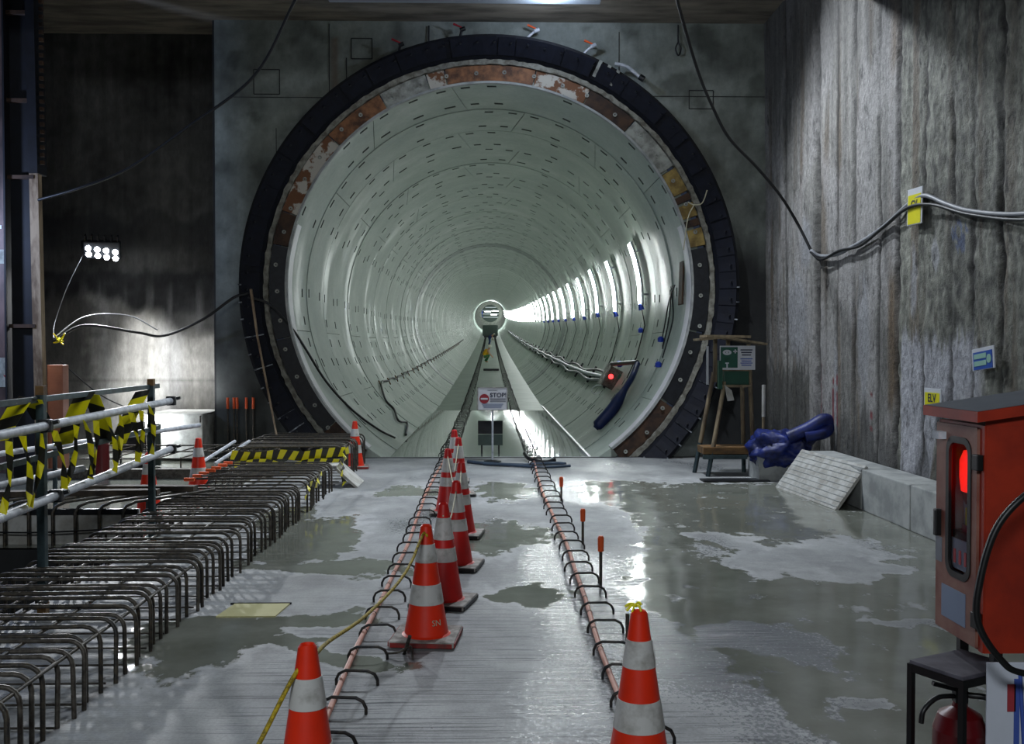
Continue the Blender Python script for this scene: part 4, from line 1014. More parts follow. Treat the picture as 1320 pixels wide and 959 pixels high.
# ------------------------------------------------------------------ railing with tubes and caution tape
RL = thing('guard_railing', 'green grey steel railing with tall posts along left opening', 'railing', (-2.95, 6.6, 0))
for (x, y, h) in ((0, 0, 1.52), (-.06, 2.3, 1.50)):
    p = MB().box((x, y, h / 2 + .03), (.052, .052, h - .06), ch=.004).build('post', M_post, RL)
    MB().box((x, y, h - .02), (.054, .054, .06)).build('rusty_top', M_woodbr, p); MB().box((x, y, .05), (.056, .056, .10)).build('rusty_foot', M_woodbr, p)
for z in (1.44, 1.06):
    MB().box((-.035, .85, z), (.03, 3.4, .04), Euler((0, 0, radians(1.5))), ch=.004).build('rail', M_post, RL)
def tube_rail(name, a, b_, r, lab):
    o = tag(MB().tube([a, b_], r, 14).build(name, M_galv), lab, 'pipe', 'scaffold tubes on the left railing'); return o
TA = tube_rail('scaffold_tube', (-2.86, 3.9, 1.24), (-2.93, 9.25, 1.30), .030, 'upper grey scaffold tube on the left railing'); TB = tube_rail('scaffold_tube', (-2.86, 3.9, .72), (-2.93, 9.25, .86), .030, 'lower grey scaffold tube on the left railing')
TC = tube_rail('scaffold_tube', (-3.9, 5.2, .78), (-3.25, 8.0, .82), .027, 'grey scaffold tube behind the lower tube of left railing')
TD = tube_rail('scaffold_tube', (-4.6, 9.2, .80), (-3.55, 12.2, .85), .027, 'far grey scaffold tube beyond the opening, behind caution tape')
for T_, pts in ((TA, ((-2.875, 5.35, 1.256), (-2.90, 6.55, 1.27), (-2.93, 9.2, 1.3))), (TB, ((-2.875, 5.35, .758), (-2.90, 6.7, .79), (-2.93, 9.2, .858)))):
    for p in pts:
        c_ = MB(); c_.box(p, (.085, .06, .085), ch=.012); c_.tube([Vector(p) + Vector((.05, 0, .02)), Vector(p) + Vector((.085, 0, .03))], .014, 8)
        c_.build('coupler', M_black, T_)
tw = lambda k: (lambda s, t: Vector((cos(s * 5 + k), sin(s * 3 + k) * .6, .5)))
zig = [(4.55, 1.0, 1.42), (5.05, 1.42, 1.0), (5.75, .86, 1.44)]
def tape_v(pts, w_, lab, k=0): return tag(ribbon(smooth_path(pts, 5), w_, 'caution_tape', lambda s, t: Vector((1, .15, .1 * sin(k + s * 4))), pitch=.24), lab, 'tape', 'caution tape on the railing')
xr = -2.965
xr = -2.99
tape_v([(xr, 6.08, 1.20), (xr, 6.28, 1.35), (xr, 6.43, 1.445), (xr + .03, 6.49, 1.46)], .12, 'broad caution tape rising to the top rail left of the near post', 0)
tape_v([(xr + .02, 6.50, 1.456), (xr, 6.60, 1.39), (xr, 6.72, 1.28)], .12, 'broad caution tape falling to the near post from its left', 1)
tape_v([(xr, 7.01, 1.09), (xr, 7.2, 1.27), (xr, 7.385, 1.435), (xr, 7.45, 1.455)], .12, 'broad caution tape rising just right of the near post', 2)
tape_v([(xr, 7.50, 1.45), (xr, 7.685, 1.248), (xr, 7.82, 1.044)], .12, 'broad caution tape falling between the two posts', 3)
tape_v([(xr, 8.03, 1.0), (xr, 8.32, 1.225), (xr, 8.65, 1.425)], .12, 'broad caution tape rising to the end post', 4)
for i, (ya, yb, za, zb) in enumerate(((5.95, 5.87, 1.23, .80), (6.126, 6.20, 1.246, .79), (6.395, 6.214, 1.24, .789), (6.56, 6.72, 1.242, .83), (6.92, 6.73, 1.25, .826), (7.06, 7.16, 1.273, .837), (7.26, 7.14, 1.26, .857), (7.48, 7.63, 1.27, .832), (7.74, 7.61, 1.27, .835), (7.96, 8.105, 1.27, .856), (8.19, 8.12, 1.276, .86), (8.40, 8.45, 1.305, .88))):
    x = -2.855
    o = ribbon(smooth_path([(x, ya, za), (x + .02, (ya + yb) / 2 + .02, (za + zb) / 2), (x, yb, zb)], 6), .045, 'caution_tape', lambda s, t, i=i: Vector((1, 1.4 * sin(i * 2.1 + s * 9), .0)), pitch=.17)
    tag(o, ORD[i] + ' from left of narrow twisted caution tapes between the scaffold tubes', 'tape', 'twisted tape between the tubes')

# ------------------------------------------------------------------ things around the opening at left
fo = thing('formwork_board', 'pale formwork board along far side of the left opening', 'board', (-4.2, 9.12, 0))
MB().box((0, 0, .16), (2.0, .05, .32), ch=.004).build('sheet', M_panel, fo); MB().box((0, -.03, .30), (2.0, .04, .05)).build('top_batten', M_black, fo)
LB = MB().tube([(0, 0, -.02), (0, 0, .30), (.02, .03, .35), (.08, .10, .38), (.62, .75, .40)], .014, 6).mesh('bent_bar', M_rebar)
for i in range(9):
    o = obj('bent_bar', LB, None, (-5.0 + .21 * i, 9.02 + .01 * (i % 3), 0)); tag(o, ORD[i] + ' from left of the bent bars before the pale formwork board', 'bar', 'bent bars at the left opening')
tag(MB().tube(smooth_path([(-5.2, 8.99, .17), (-4.2, 8.98, .13), (-3.3, 8.99, .16)], 8), .008, 6).build('thin_cable', M_cable), 'thin dark cable strung in front of pale formwork board', 'cable')
pk = thing('timber_plank', 'dark timber planks laid across the left opening edge', 'plank', (-3.9, 9.45, .42))
MB().box((0, 0, 0), (1.5, .12, .05), Euler((0, 0, radians(4)))).build('plank', M_plank, pk); MB().box((.4, .25, .01), (1.3, .12, .05), Euler((0, 0, radians(-3)))).build('plank', M_plank, pk)
for sx in (-.6, .65): MB().box((sx, .1, -.21), (.06, .06, .40)).build('support', M_post, pk)
for i, (x, y, h, mm, lab) in enumerate(((-4.55, 8.95, .95, M_woodbr, 'rusty upright bar at left end of the opening'), (-4.33, 9.6, 1.0, M_rebar2, 'grey upright stub post behind railing near caution tape'), (-4.6, 10.6, .9, M_post, 'short green post beyond the opening'))):
    tag(MB().tube([(0, 0, -.9 if i == 0 else 0), (0, 0, h)], .025, 8).build('upright_bar', mm, None, (x, y, 0)), lab, 'post')
ex = thing('red_drum', 'dark red cylinder standing behind the caution tape', 'cylinder', (-5.3, 13.7, .14))
MB().lathe([(0, -.14), (.085, -.14), (.09, .0), (.09, .34), (.07, .40), (.03, .43), (.03, .46), (0, .46)], 20).build('body', M_ext, ex); MB().tube([(-.03, 0, .47), (.05, 0, .47)], .02, 8).build('valve', M_black, ex)
# cast block, boards
cb = thing('concrete_block', 'large pale concrete block against left wall in floodlight', 'block', (-5.03, 16.5, 0))
MB().box((0, 0, .40), (.92, 1.2, .72), ch=.02).build('block', M_block, cb)
MB().tube([(.43, -.62, .62), (.43, -.62, .72), (.45, -.35, .74), (.46, .2, .74)], .012, 6).build('lifting_bar', M_rebar, cb)
WLP = thing('work_floodlight', 'dark boxy floodlight seen from behind left of pale concrete block', 'lamp', (-5.45, 15.3, 0))
MB().box((0, 0, .45), (.34, .16, .46), ch=.02).build('housing', M_black, WLP)
MB().box((0, .085, .47), (.26, .012, .34)).build('lens', E_led, WLP)
for sx in (-.19, .19): MB().box((sx, 0, .24), (.02, .05, .48)).build('bracket', M_black, WLP)
MB().box((0, 0, .02), (.40, .34, .03)).build('foot', M_black, WLP)
tag(MB().box((-5.12, 15.25, .33), (.20, .06, .64), ch=.01).build('green_board', M_ygbag), 'grey green board standing between dark floodlight and concrete block', 'board')
lowr = thing('low_rebar_grid', 'low grid of thin bars in front of pale concrete block', 'rebar', (-4.4, 14.4, 0))
for q in range(8): MB().tube([(-1.2 + .32 * q, -.55, .26), (-.9 + .32 * q, .55, .34)], .010, 6).build('cross_bar', M_rebar, lowr)
for yy, z in ((-.5, .26), (0, .31), (.5, .35)): MB().tube([(-1.3, yy, z), (1.6, yy, z)], .012, 6).build('long_bar', M_rebar, lowr)
for q in range(5): MB().tube([(-1.1 + .6 * q, -.5, 0), (-1.1 + .6 * q, -.5, .28)], .011, 6).build('leg_bar', M_rebar, lowr)
for i in range(2): 
    o = MB().tube([(-3.75 + .2 * i, 12.9, .30), (-3.55 + .2 * i, 13.9, .50)], .022, 8).build('loose_tube', M_galv); tag(o, ['left', 'right'][i] + ' one of two loose grey tubes lying at far end of cage', 'pipe', 'loose tubes at the cage end')
tag(MB().box((-4.6, 13.75, .07), (3.2, .12, .14), ch=.01).build('kerb_beam', M_rebar2), 'low grey beam along the floor behind left cones', 'beam')

# steel column and sheet
SC = thing('steel_column', 'tall dark steel H column with rusty lit flange edge', 'column', (-6.42, 14.0, 0))
MB().box((-.06, -.02, 3.6), (.30, .03, 7.2)).build('web', M_colblue, SC)
fa = radians(-.75)
MB().box((.16, -.04, 2.1), (.12, .12, 4.2), Euler((0, fa, 0))).build('flange', M_rustpost, SC)  # rust in a paler tan, lamp light put into its colour
MB().box((.13, 0, 5.7), (.12, .30, 3.0), Euler((0, fa, 0))).build('upper_flange_shaded', M_colblue, SC)  # darker colour stands in for the flange above the lamp light
MB().box((-.24, 0, 3.6), (.025, .32, 7.2)).build('flange', M_colblue, SC)
for z in (2.1, 4.15, 5.2, 6.4): MB().box((-.04, -.06, z), (.36, .10, .05)).build('stiffener', M_darkrust, SC)
te = MB()
for q in range(26): te.box((.25, -.08, 4.35 + q * .105), (.05, .05, .05))
stuff(te.build('weld_studs', M_darkrust, SC))
SP = thing('steel_sheet', 'brown steel sheet panel at far left edge behind column', 'panel', (-7.6, 14.4, 0))
MB().box((0, 0, 3.5), (1.9, .04, 7.0)).build('sheet', M_plate, SP)
MB().box((.93, -.03, 3.5), (.03, .04, 7.0)).build('edge_angle', M_rebar2, SP)
MB().box((0, -.022, 1.45), (1.85, .012, .42)).build('pale_scrape', M_endconc, SP)
MB().box((0, -.022, 3.1), (1.85, .010, .20)).build('pale_band', M_endconc, SP)
for (x, z) in ((.62, 3.52), (.86, 2.15)): MB().box((x, -.025, z), (.05, .01, .05)).build('white_marker', M_sign, SP)
MB().prism([(-.05, .03), (.05, .03), (0, -.03)], .01, M=Matrix.Translation((.70, -.035, 1.38)) @ Matrix.Rotation(pi / 2, 4, 'X')).build('red_mark', M_sred, SP)
tag(MB().box((-6.15, 14.3, .78), (.22, .2, 1.56), ch=.01).build('orange_box', mat('faded_orange', 'a8705c', .6), None), 'faded orange box behind foot of steel column', 'box')

# LED flood lamp on left wall
LD = thing('led_floodlight', 'lit eight lens led floodlight mounted on left wall', 'lamp', (-6.40, 16.62, 3.38)); LD.rotation_euler = (radians(24), 0, radians(12))
MB().box((0, 0, .05), (.58, .12, .30), ch=.02).build('housing', M_black, LD)
m = MB()
for q in range(6): m.box((-.25 + .1 * q, .02, .24), (.02, .10, .10))
m.build('cooling_fins', M_black, LD)
for r_ in range(2):
    for q in range(4): MB().lathe([(0, .028), (.028, .022), (.045, 0)], 14, M=Matrix.Translation((-.205 + .137 * q, -.062, -.02 + .11 * r_ - .02 * q)) @ Matrix.Rotation(pi / 2, 4, 'X')).build('lens', E_led, LD)
MB().tube([(-.30, 0, .05), (-.32, .1, .15), (-.2, .6, .0)], .02, 6).build('bracket', M_black, LD)
tag(MB().tube(smooth_path([(-6.69, 16.6, 3.38), (-6.8, 16.2, 2.8), (-6.75, 15.6, 2.2), (-6.6, 15.2, 1.95)], 6), .008, 5).build('lamp_wire', M_gcable), 'thin wire from the floodlight down to the column', 'cable')

# cables
def cab(pts, r, mm, lab, name='cable'): return tag(MB().tube(smooth_path(pts, 8), r, 6).build(name, mm), lab, 'cable')
cab([(-2.0, 11.9, 6.5), (-2.40, 12.3, 6.0), (-3.0, 12.8, 5.25), (-3.95, 13.2, 4.7), (-4.85, 13.5, 4.2), (-5.55, 13.6, 3.95), (-6.18, 13.8, 3.82)], .020, M_cable, 'long black cable sagging from ceiling to steel column at left')
cab([(-6.6, 15.2, 1.90), (-6.3, 15.6, 2.15), (-5.6, 15.9, 2.05), (-5.2, 16.0, 2.0), (-4.6, 16.0, 2.25), (-4.1, 16.0, 2.6), (-3.86, 16.0, 2.68)], .024, M_cable, 'black cable sagging across lit left wall to the seal ring')
cab([(-6.6, 15.2, 1.95), (-6.35, 15.8, 2.3), (-5.9, 16.4, 2.33), (-5.5, 16.6, 2.1)], .010, M_gcable, 'thin grey cable arching on left wall above the black one')
cab([(-6.5, 15.2, 1.6), (-6.1, 15.6, 1.1), (-5.7, 15.8, .85), (-5.4, 15.8, .75)], .010, M_cable, 'thin black wire drooping across lit foot of left wall')
kn = MB(); base = Vector((-6.5, 15.2, 1.92))
for q in range(8):
    d = Vector((random.uniform(-1, 1), random.uniform(-1, 0), random.uniform(-1, 1))).normalized() * .12
    kn.tube([base - d * .4, base + d * .5, base + d + Vector((0, 0, .03))], .012, 5)
tag(kn.build('tied_wires', M_yel), 'bundle of yellow tied wire ends beside the steel column', 'wire')
xw = XR - .05
cab([(2.15, 12.0, 6.4), (2.30, 12.2, 5.98), (2.62, 12.6, 5.3), (2.92, 13.0, 4.9), (3.15, 13.1, 4.55), (3.62, 13.5, 4.25), (4.0, 13.7, 3.9), (4.28, 13.85, 3.55), (4.45, 13.75, 3.15)], .022, M_cable, 'black cable hanging from ceiling across head wall to right wall')
cab([(4.45, 13.75, 3.15), (xw, 13.45, 3.05), (xw, 12.8, 3.0), (xw, 12.15, 3.05), (xw, 11.55, 3.12), (xw, 11.1, 3.2), (xw, 10.6, 3.32), (xw - .02, 10.15, 3.35), (xw, 9.7, 3.2), (xw, 9.2, 3.06), (xw, 8.4, 2.92), (xw, 7.5, 2.85)], .024, M_gcable, 'twisted grey cable pinned along the rough right wall')
cab([(4.43, 13.7, 3.12), (xw - .03, 13.3, 2.98), (xw - .03, 12.6, 3.03), (xw - .03, 11.9, 3.02), (xw - .03, 11.2, 3.15), (xw - .05, 10.5, 3.27), (xw - .05, 9.9, 3.22), (xw - .03, 9.2, 3.03), (xw - .03, 8.3, 2.86), (xw - .03, 7.5, 2.8)], .018, M_cable, 'second thinner black cable running with the twisted grey one')
for i, (x, z) in enumerate(((2.83 - 3.83, 6.62), (3.09, 6.66))):
    o = MB().tube(smooth_path([(x, Y0 - .03, z + .45), (x, Y0 - .04, z + .18), (x + .045, Y0 - .05, z + .06), (x, Y0 - .05, z - .05), (x - .045, Y0 - .05, z + .06), (x, Y0 - .04, z + .17)], 6), .013, 6).build('wire_loop', M_cable)
    tag(o, ['small wire loop hanging on head wall left of the crown', 'small wire loop hanging on head wall at upper right'][i], 'wire')
tag(MB().tube([(-3.82, 16.0, 2.74), (-3.7, 15.9, 2.0), (-3.22, 15.3, .18)], .018, 7, rr=[.024, .018, .014]).build('leaning_rod', M_rustpost), 'slim rusty rod leaning on left flank of the seal ring', 'rod')
tag(MB().tube(smooth_path([(3.22, 16.2, 4.18), (3.30, 16.1, 4.12), (3.43, 16.1, 4.15), (3.5, 16.05, 4.35)], 5), .010, 5).tube(smooth_path([(3.3, 16.1, 4.12), (3.2, 16.1, 3.9), (3.15, 16.2, 3.4)], 5), .010, 5).build('tied_string', M_string), 'pale string tied around the timber blocks on right rim', 'string')

# ------------------------------------------------------------------ kerb, leaning panel, tarp, eyewash stand at right
KB = thing('concrete_kerb', 'low pale concrete kerb along foot of right wall', 'kerb', (4.30, 0, 0))
for a, b_ in ((12.92, 10.9), (10.88, 9.62), (9.60, 6.6), (6.58, 3.0)): MB().box((0, (a + b_) / 2, .225), (.40, a - b_, .45), ch=.012).build('kerb_length', M_kerb, KB)
LP = thing('ribbed_board', 'pale ribbed board leaning against the concrete kerb', 'board', (3.93, 11.82, .235))
ang = Euler((0, -atan2(.47, .34), radians(4)))
MB().box((0, 0, 0), (.60, 1.86, .035), ang, ch=.004).build('board', M_panel, LP)
m_ = ang.to_matrix().to_4x4()
for q in range(9): MB().box((0, 0, 0), (.010, 1.85, .008), Matrix.Translation(m_ @ Vector((-.26 + .065 * q, 0, .019))) @ m_).build('rib', M_kerb, LP)
TP = thing('tarp_covered_box', 'blue tarpaulin bundled over a pale box beside the kerb', 'tarpaulin', (3.93, 13.55, 0))
MB().box((0, .05, .20), (.62, .55, .40), ch=.01).build('box', M_kerb, TP)
bm = bmesh.new(); bmesh.ops.create_icosphere(bm, subdivisions=4, radius=1)
for v in bm.verts:
    p = v.co; f = 1 + .30 * nz(p.x * 1.7, p.y * 1.7, p.z * 1.7 + 4) + .35 * abs(nz(p.x * 3.3, p.y * 3.3, p.z * 2.2)) - .10
    q = Vector((p.x * .42 * f, p.y * .40 * f, .42 + p.z * .26 * f))
    q.z += .14 * sstep(.1, .6, q.x); q.z = max(.12, q.z)
    if q.x > .2: q.y -= .1
    v.co = q
me = bpy.data.meshes.new('tarpaulin'); bm.to_mesh(me); bm.free(); me.materials.append(M_tarp)
for p in me.polygons: p.use_smooth = True
obj('tarpaulin', me, TP, (0, 0, 0))
rl = MB(); rl.tube(smooth_path([(.05, -.35, .60), (.30, -.40, .72), (.50, -.42, .84), (.58, -.40, .78), (.50, -.44, .68), (.25, -.42, .62)], 6), .09, 10); rl.build('rolled_edge', M_tarp, TP)

ES = thing('eyewash_stand', 'timber stand with a green eyewash sign under small roof', 'stand', (3.38, 14.1, 0))
def leg(a, b_): 
    A, B = Vector(a), Vector(b_); m = MB(); m.tube([A, A.lerp(B, .30)], .032, 4); m.build('leg', M_post, ES); MB().tube([A.lerp(B, .30), B], .032, 4).build('leg', M_wood, ES)
leg((-.34, -.28, 0), (-.06, -.08, 1.32)); leg((-.44, .15, 0), (-.17, .12, 1.45)); leg((.36, -.10, 0), (.28, -.06, 1.85)); leg((.30, .24, 0), (.24, .14, 1.40))
MB().box((-.16, .1, 1.62), (.05, .05, .62)).build('upright', M_wood, ES); MB().box((.03, .12, 1.7), (.05, .05, .5)).build('upright', M_wood, ES)
MB().box((-.03, -.05, .36), (.74, .42, .10), ch=.006).build('shelf', M_woodbr, ES)
for (x, y, r_) in ((-.1, -.28, 0), (.0, .18, 0)): MB().box((x, y, .27), (.62, .05, .05)).build('brace', M_post, ES)
MB().box((-.04, .02, 1.96), (.62, .50, .035), Euler((0, radians(1), 0))).build('roof_board', M_wood, ES); MB().box((.20, .0, 1.90), (.62, .44, .03), Euler((0, radians(9), 0))).build('roof_board', M_wood, ES)
MB().box((-.28, .0, 1.93), (.34, .44, .03), Euler((0, radians(-5), 0))).build('roof_board', M_wood, ES)
gb = MB().box((.10, .0, 1.38), (.36, .20, .22), ch=.01).build('green_box', M_greenbox, ES)
for z in (1.49, 1.26): MB().box((.10, -.11, z), (.42, .04, .035)).build('crossbar', M_wood, ES)
sb = MB().box((.10, -.15, 1.66), (.50, .02, .34), ch=.004).build('eyewash_sign', M_sign, ES)
MB().box((-.02, -.162, 1.665), (.24, .006, .29)).build('green_field', M_green, sb)
ey = MB(); ey.lathe([(.026, .004), (.062, .004), (.062, 0)], 20, M=Matrix.Translation((-.05, -.166, 1.735)) @ Matrix.Rotation(pi / 2, 4, 'X') @ Matrix.Diagonal((1, .6, 1, 1)))
ey.lathe([(0, .004), (.016, .004), (.016, 0)], 12, M=Matrix.Translation((-.05, -.166, 1.735)) @ Matrix.Rotation(pi / 2, 4, 'X')); 
ey.box((.065, -.168, 1.75), (.055, .006, .018)); ey.box((.065, -.168, 1.75), (.018, .006, .055)); ey.box((-.05, -.168, 1.585), (.05, .006, .018)); ey.box((-.05, -.168, 1.55), (.018, .006, .06)); ey.build('eye_symbol', M_sign, sb)
MB().prism([(-.05, 0), (.05, 0), (.028, -.06), (-.028, -.06)], .004, M=Matrix.Translation((-.05, -.166, 1.66)) @ Matrix.Rotation(pi / 2, 4, 'X')).build('basin_symbol', M_greenbox, sb)
pr = MB()
for q in range(3): pr.box((.225, -.162, 1.77 - .035 * q), (.17 - .02 * q, .004, .016))
pr.build('dark_print', M_navy, sb); pr = MB()
for q in range(4): pr.box((.225, -.162, 1.645 - .03 * q), (.17 - .03 * (q % 2), .004, .014))
pr.build('blue_print', M_paperblue, sb)
MB().box((-.28, .05, 1.55), (.03, .02, .55)).build('white_tube', M_sign, ES); MB().box((-.14, -.12, 1.42), (.05, .10, .40)).build('green_side', M_greenbox, ES)
rg = MB(); rg.add([(-.08, -.15, 1.28), (.02, -.16, 1.2), (.06, -.14, 1.06), (-.04, -.17, 1.05), (-.08, -.13, 1.28), (.02, -.14, 1.2), (.06, -.12, 1.06), (-.04, -.15, 1.05)], [(0, 1, 2, 3), (7, 6, 5, 4), (0, 4, 5, 1), (1, 5, 6, 2), (2, 6, 7, 3), (3, 7, 4, 0)]); rg.build('hanging_rag', M_panel, ES)
pz = thing('measuring_pole', 'slim pole with white upper end beside eyewash stand', 'pole', (3.84, 13.9, 0))
MB().tube([(0, 0, 0), (0, 0, .85)], .022, 8).build('lower_half', M_wood, pz); MB().tube([(0, 0, .83), (0, 0, 1.28)], .026, 8).build('upper_half', M_panel, pz)
tag(MB().box((3.3, 13.35, .012), (.9, .25, .02)).build('flat_strip', M_black), 'dark flat strip lying on the slab before eyewash stand', 'strip')

# signs on the right wall (face -x)
def wall_sign(y, z, w_, h_, lab, fill, txt, tilt=0):
    o = thing('wall_sign', lab, 'sign', (XR - .075, y, z)); o.rotation_euler = (radians(tilt), 0, 0)
    MB().box((0, 0, 0), (.012, w_, h_), ch=.003).build('board', M_sign, o)
    MB().box((-.007, 0, -.03 * h_ / .4), (.006, w_ * .86, h_ * .80)).build('field', fill, o)
    if txt: obj('lettering', text_mesh(txt, .115, M_navy, .001, bold=.002), o, (-.012, 0, .02), (pi / 2, 0, -pi / 2))
    return o
M_yf = mat('sign_yellow', 'd6cf12', .45, var=.05); M_bf = mat('sign_blue', '1f4fa8', .45, var=.08); M_gf = mat('sign_pale_green', '8fb8a8', .5, var=.05)
wall_sign(10.36, 3.27, .36, .38, 'yellow wall sign tucked behind the grey cable', M_yf, 'GV', 2)
wall_sign(9.90, 1.26, .38, .24, 'yellow wall sign just above the orange cabinet', M_yf, 'ELV')
s3 = wall_sign(8.88, 1.69, .40, .20, 'small blue sign on right wall above the cabinet roof', M_bf, None, -6)
MB().box((-.012, .04, .025), (.005, .22, .045)).box((-.012, .04, -.04), (.005, .22, .045)).build('pale_print', M_gf, s3)
MB().lathe([(0, .005), (.04, .005), (.04, 0)], 14, M=Matrix.Translation((-.010, -.12, -.01)) @ Matrix.Rotation(-pi / 2, 4, 'Y')).build('pale_symbol', M_gf, s3)

# small pale cover in the slab
yp = thing('floor_cover', 'yellowish square board set into the slab near the rebar cage', 'board', (-1.61, 6.74, 0))
MB().prism([(-.20, -.17), (.19, -.17), (.22, .16), (-.16, .16)], .009).build('board', M_yplate, yp)
MB().box((.02, .17, .006), (.42, .015, .012)).build('edge_gap', M_black, yp)

# ------------------------------------------------------------------ orange cabinet with beacon, extinguisher stand
CX, CY = 1.862, 3.70
CB = thing('alarm_cabinet', 'orange steel cabinet with glazed door and red beacon at right', 'cabinet', (CX, CY, .617))
m = MB(); W, D, H, t = .62, .375, .86, .015
m.box((W / 2, 0, H / 2 ), (W, t, H)); m.box((W / 2, D, H / 2), (W, t, H)); m.box((W, D / 2, H / 2), (t, D, H)); m.box((W / 2, D / 2, t / 2), (W, D, t)); m.box((W / 2, D / 2, H - t / 2), (W, D, t))
m.box((.01, .012, H / 2), (.03, .035, H)); m.build('carcass', M_cab, CB)
rf = MB(); rf.add([(-.05, -.04, H + .015), (-.05, D + .05, H + .015), (W + .05, D + .05, H + .12), (W + .05, -.04, H + .12), (-.05, -.04, H + .055), (-.05, D + .05, H + .055), (W + .05, D + .05, H + .16), (W + .05, -.04, H + .16)], [(0, 1, 2, 3), (7, 6, 5, 4), (0, 4, 5, 1), (1, 5, 6, 2), (2, 6, 7, 3), (3, 7, 4, 0)])
rfo = rf.build('roof', [M_cab], CB)
ro2 = MB(); ro2.add([(-.048, -.038, H + .0565), (-.048, D + .048, H + .0565), (W + .048, D + .048, H + .1615), (W + .048, -.038, H + .1615)], [(3, 2, 1, 0)]); ro2.build('roof_top', M_cabroof, rfo)
MB().add([(0, 0, H), (W, 0, H), (W, 0, H + .12), (0, 0, H + .03)], [(0, 1, 2, 3)]).build('gable', M_cab, CB)
# door with rounded window (x = 0 plane, normal -x)
def rrect(y0, y1, z0, z1, r, n=5):
    out = []
    for cy, cz, a0 in ((y1 - r, z1 - r, 0), (y0 + r, z1 - r, 90), (y0 + r, z0 + r, 180), (y1 - r, z0 + r, 270)):
        for k in range(n + 1): a = radians(a0 + 90 * k / n); out.append((cy + r * cos(a), cz + r * sin(a)))
    return out
wo = (.085, .265, .255, .79)
inn = rrect(*wo, .05); out_ = rrect(.03, D - .004, .01, H - .01, .004)
dm = MB(); n = len(inn)
for xx in (-.016, 0.0): pass
V = [(-.016, y, z) for y, z in out_] + [(-.016, y, z) for y, z in inn] + [(0, y, z) for y, z in out_] + [(0, y, z) for y, z in inn]
F = []
for i in range(n):
    k = (i + 1) % n
    F += [(i, k, n + k, n + i), (2 * n + k, 2 * n + i, 3 * n + i, 3 * n + k), (i, 2 * n + i, 2 * n + k, k), (n + i, n + k, 3 * n + k, 3 * n + i)]
dr = dm.add(V, F).build('door', M_cabdoor, CB)
ins = rrect(wo[0] + .012, wo[1] - .012, wo[2] + .012, wo[3] - .012, .04); ous = rrect(wo[0] - .014, wo[1] + .014, wo[2] - .014, wo[3] + .014, .06)
V = [(-.020, y, z) for y, z in ous] + [(-.020, y, z) for y, z in ins] + [(-.008, y, z) for y, z in ous] + [(-.008, y, z) for y, z in ins]
MB().add(V, F).build('window_gasket', M_rubber, dr)
MB().add([(-.006, y, z) for y, z in inn], [tuple(range(n - 1, -1, -1))]).build('glass', M_glass, dr)
for z in (.72, .12): MB().box((-.02, .018, z), (.025, .045, .06), ch=.004).build('hinge', M_rubber, dr)
MB().box((-.025, .335, .44), (.03, .025, .11), ch=.005).build('latch', M_rubber, dr); MB().box((-.028, .315, .80), (.04, .06, .03)).build('hasp', M_galv, dr)
MB().box((-.018, .34, .33), (.004, .05, .10)).build('side_label', M_signgrey, dr); MB().box((-.0175, .21, .13), (.003, .20, .13)).build('blue_grey_label', M_signblue, dr)
bc = MB().lathe([(.075, -.08), (.085, -.03), (.085, .04), (.06, .08), (0, .09)], 20, M=Matrix.Diagonal((.42, 1, 1, 1))).build('beacon', E_redlamp, CB, (.04, .175, .665)); MB().lathe([(0, -.13), (.05, -.13), (.075, -.08)], 20, M=Matrix.Diagonal((.42, 1, 1, 1))).build('beacon_socket', M_conebase_r, bc)
MB().lathe([(0, -.022), (.012, -.01), (.012, .01), (0, .022)], 10).build('hot_spot', E_spot, bc, (-.034, -.055, .01))
MB().box((.03, .185, .475), (.01, .035, .09)).build('yellow_tag', M_yf, CB); MB().box((.03, .19, .425), (.02, .06, .05)).build('red_tag', M_sred, CB)
MB().box((.05, .18, .51), (.005, .17, .20)).build('pink_backing', M_paper, CB)
MB().box((.02, .18, .405), (.03, .17, .035)).build('inner_shelf', M_rubber, CB)
pp = MB().box((-.003, .18, .335), (.004, .15, .12)).build('notice', M_paper, CB)
for q in range(3): MB().box((-.006, .135 + .045 * q, .325), (.004, .016, .055)).build('red_figure', M_paperred, pp)
for (x, y) in ((.08, .06), (.56, .06), (.08, .33), (.56, .33)): MB().box((x, y, -.3085), (.035, .035, .617)).build('leg', M_rubber, CB)
cab([(2.2, 3.46, 1.33), (1.98, 3.42, 1.32), (1.849, 3.4, 1.255), (1.755, 3.4, 1.147), (1.702, 3.4, .985), (1.69, 3.4, .823), (1.773, 3.4, .687), (1.87, 3.4, .635), (2.2, 3.4, .60)], .0125, M_rubber, 'thick black cable looping across front of the orange cabinet')

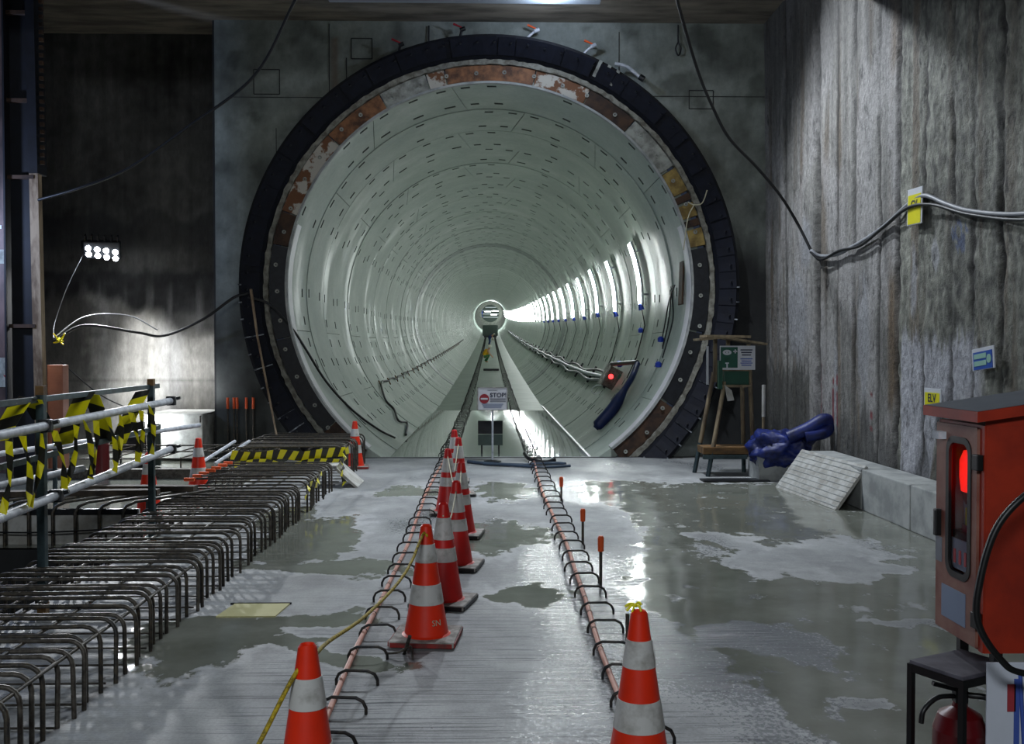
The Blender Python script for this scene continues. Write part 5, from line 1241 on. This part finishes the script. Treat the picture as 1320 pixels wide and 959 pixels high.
XS = thing('extinguisher_stand', 'black angle iron stand with grey plate top below cabinet', 'stand', (1.824, 3.79, 0))
XS.rotation_euler = (0, 0, radians(27))
MB().box((0, 0, .545), (.30, .24, .018), ch=.004).build('top_plate', M_greyseat, XS)
fr = MB()
for (sx, sy) in ((-1, -1), (1, -1), (-1, 1), (1, 1)): MB().box((sx * .145, sy * .115, .27), (.022, .022, .54)).build('leg', M_rubber, XS)
for sy in (-1, 1): MB().box((0, sy * .115, .525), (.30, .02, .03)).build('rail', M_rubber, XS); MB().box((0, sy * .115, .12), (.30, .018, .02)).build('rail', M_rubber, XS)
for sx in (-1, 1): MB().box((sx * .145, 0, .525), (.02, .24, .03)).build('rail', M_rubber, XS)
FE = thing('fire_extinguisher', 'dark red fire extinguisher with black hose inside the stand', 'extinguisher', (1.824, 3.80, .0))
MB().lathe([(0, 0), (.097, 0), (.10, .02), (.10, .29), (.08, .35), (.03, .38), (.022, .41), (0, .41)], 24).build('cylinder', M_ext, FE)
MB().box((0, 0, .42), (.05, .04, .05), ch=.006).build('valve', M_rubber, FE); MB().box((-.05, 0, .455), (.12, .02, .015), Euler((0, radians(14), 0))).build('lever', M_rubber, FE)
MB().tube(smooth_path([(.02, -.02, .43), (.09, -.05, .42), (.115, -.05, .32), (.10, -.05, .15), (.10, -.04, .08)], 6), .012, 8).build('hose', M_rubber, FE)
MB().tube(smooth_path([(-.02, 0, .42), (-.10, -.02, .42), (-.16, -.04, .38), (-.17, -.04, .33)], 6), .010, 8).build('horn_tube', M_rubber, FE)
MB().box((.02, -.02, .475), (.035, .02, .025)).build('yellow_seal', M_yf, FE)
NB = thing('notice_sheet', 'white and blue printed notice sheet hanging below the orange cabinet', 'notice', (2.115, 3.58, .37))
MB().box((.0, 0, 0), (.60, .008, .50), ch=.002).build('sheet', M_paper, NB)
pr = MB()
for q in range(7): pr.box((.12, -.006, .13 - .055 * q), (.30, .003, .018))
pr.tube([(-.18, -.006, .22), (-.16, -.006, -.1), (-.1, -.006, -.22), (.0, -.006, -.22)], .008, 5); pr.box((-.19, -.006, -.02), (.02, .003, .42)); pr.build('blue_print', M_paperblue, NB)
MB().box((.05, -.006, .19), (.26, .003, .04)).box((-.21, -.006, .12), (.03, .003, .10)).build('red_print', M_paperred, NB)
for sx in (-.22, .25): MB().box((sx, .02, -.06), (.03, .03, .60)).build('stake', M_rubber, NB)
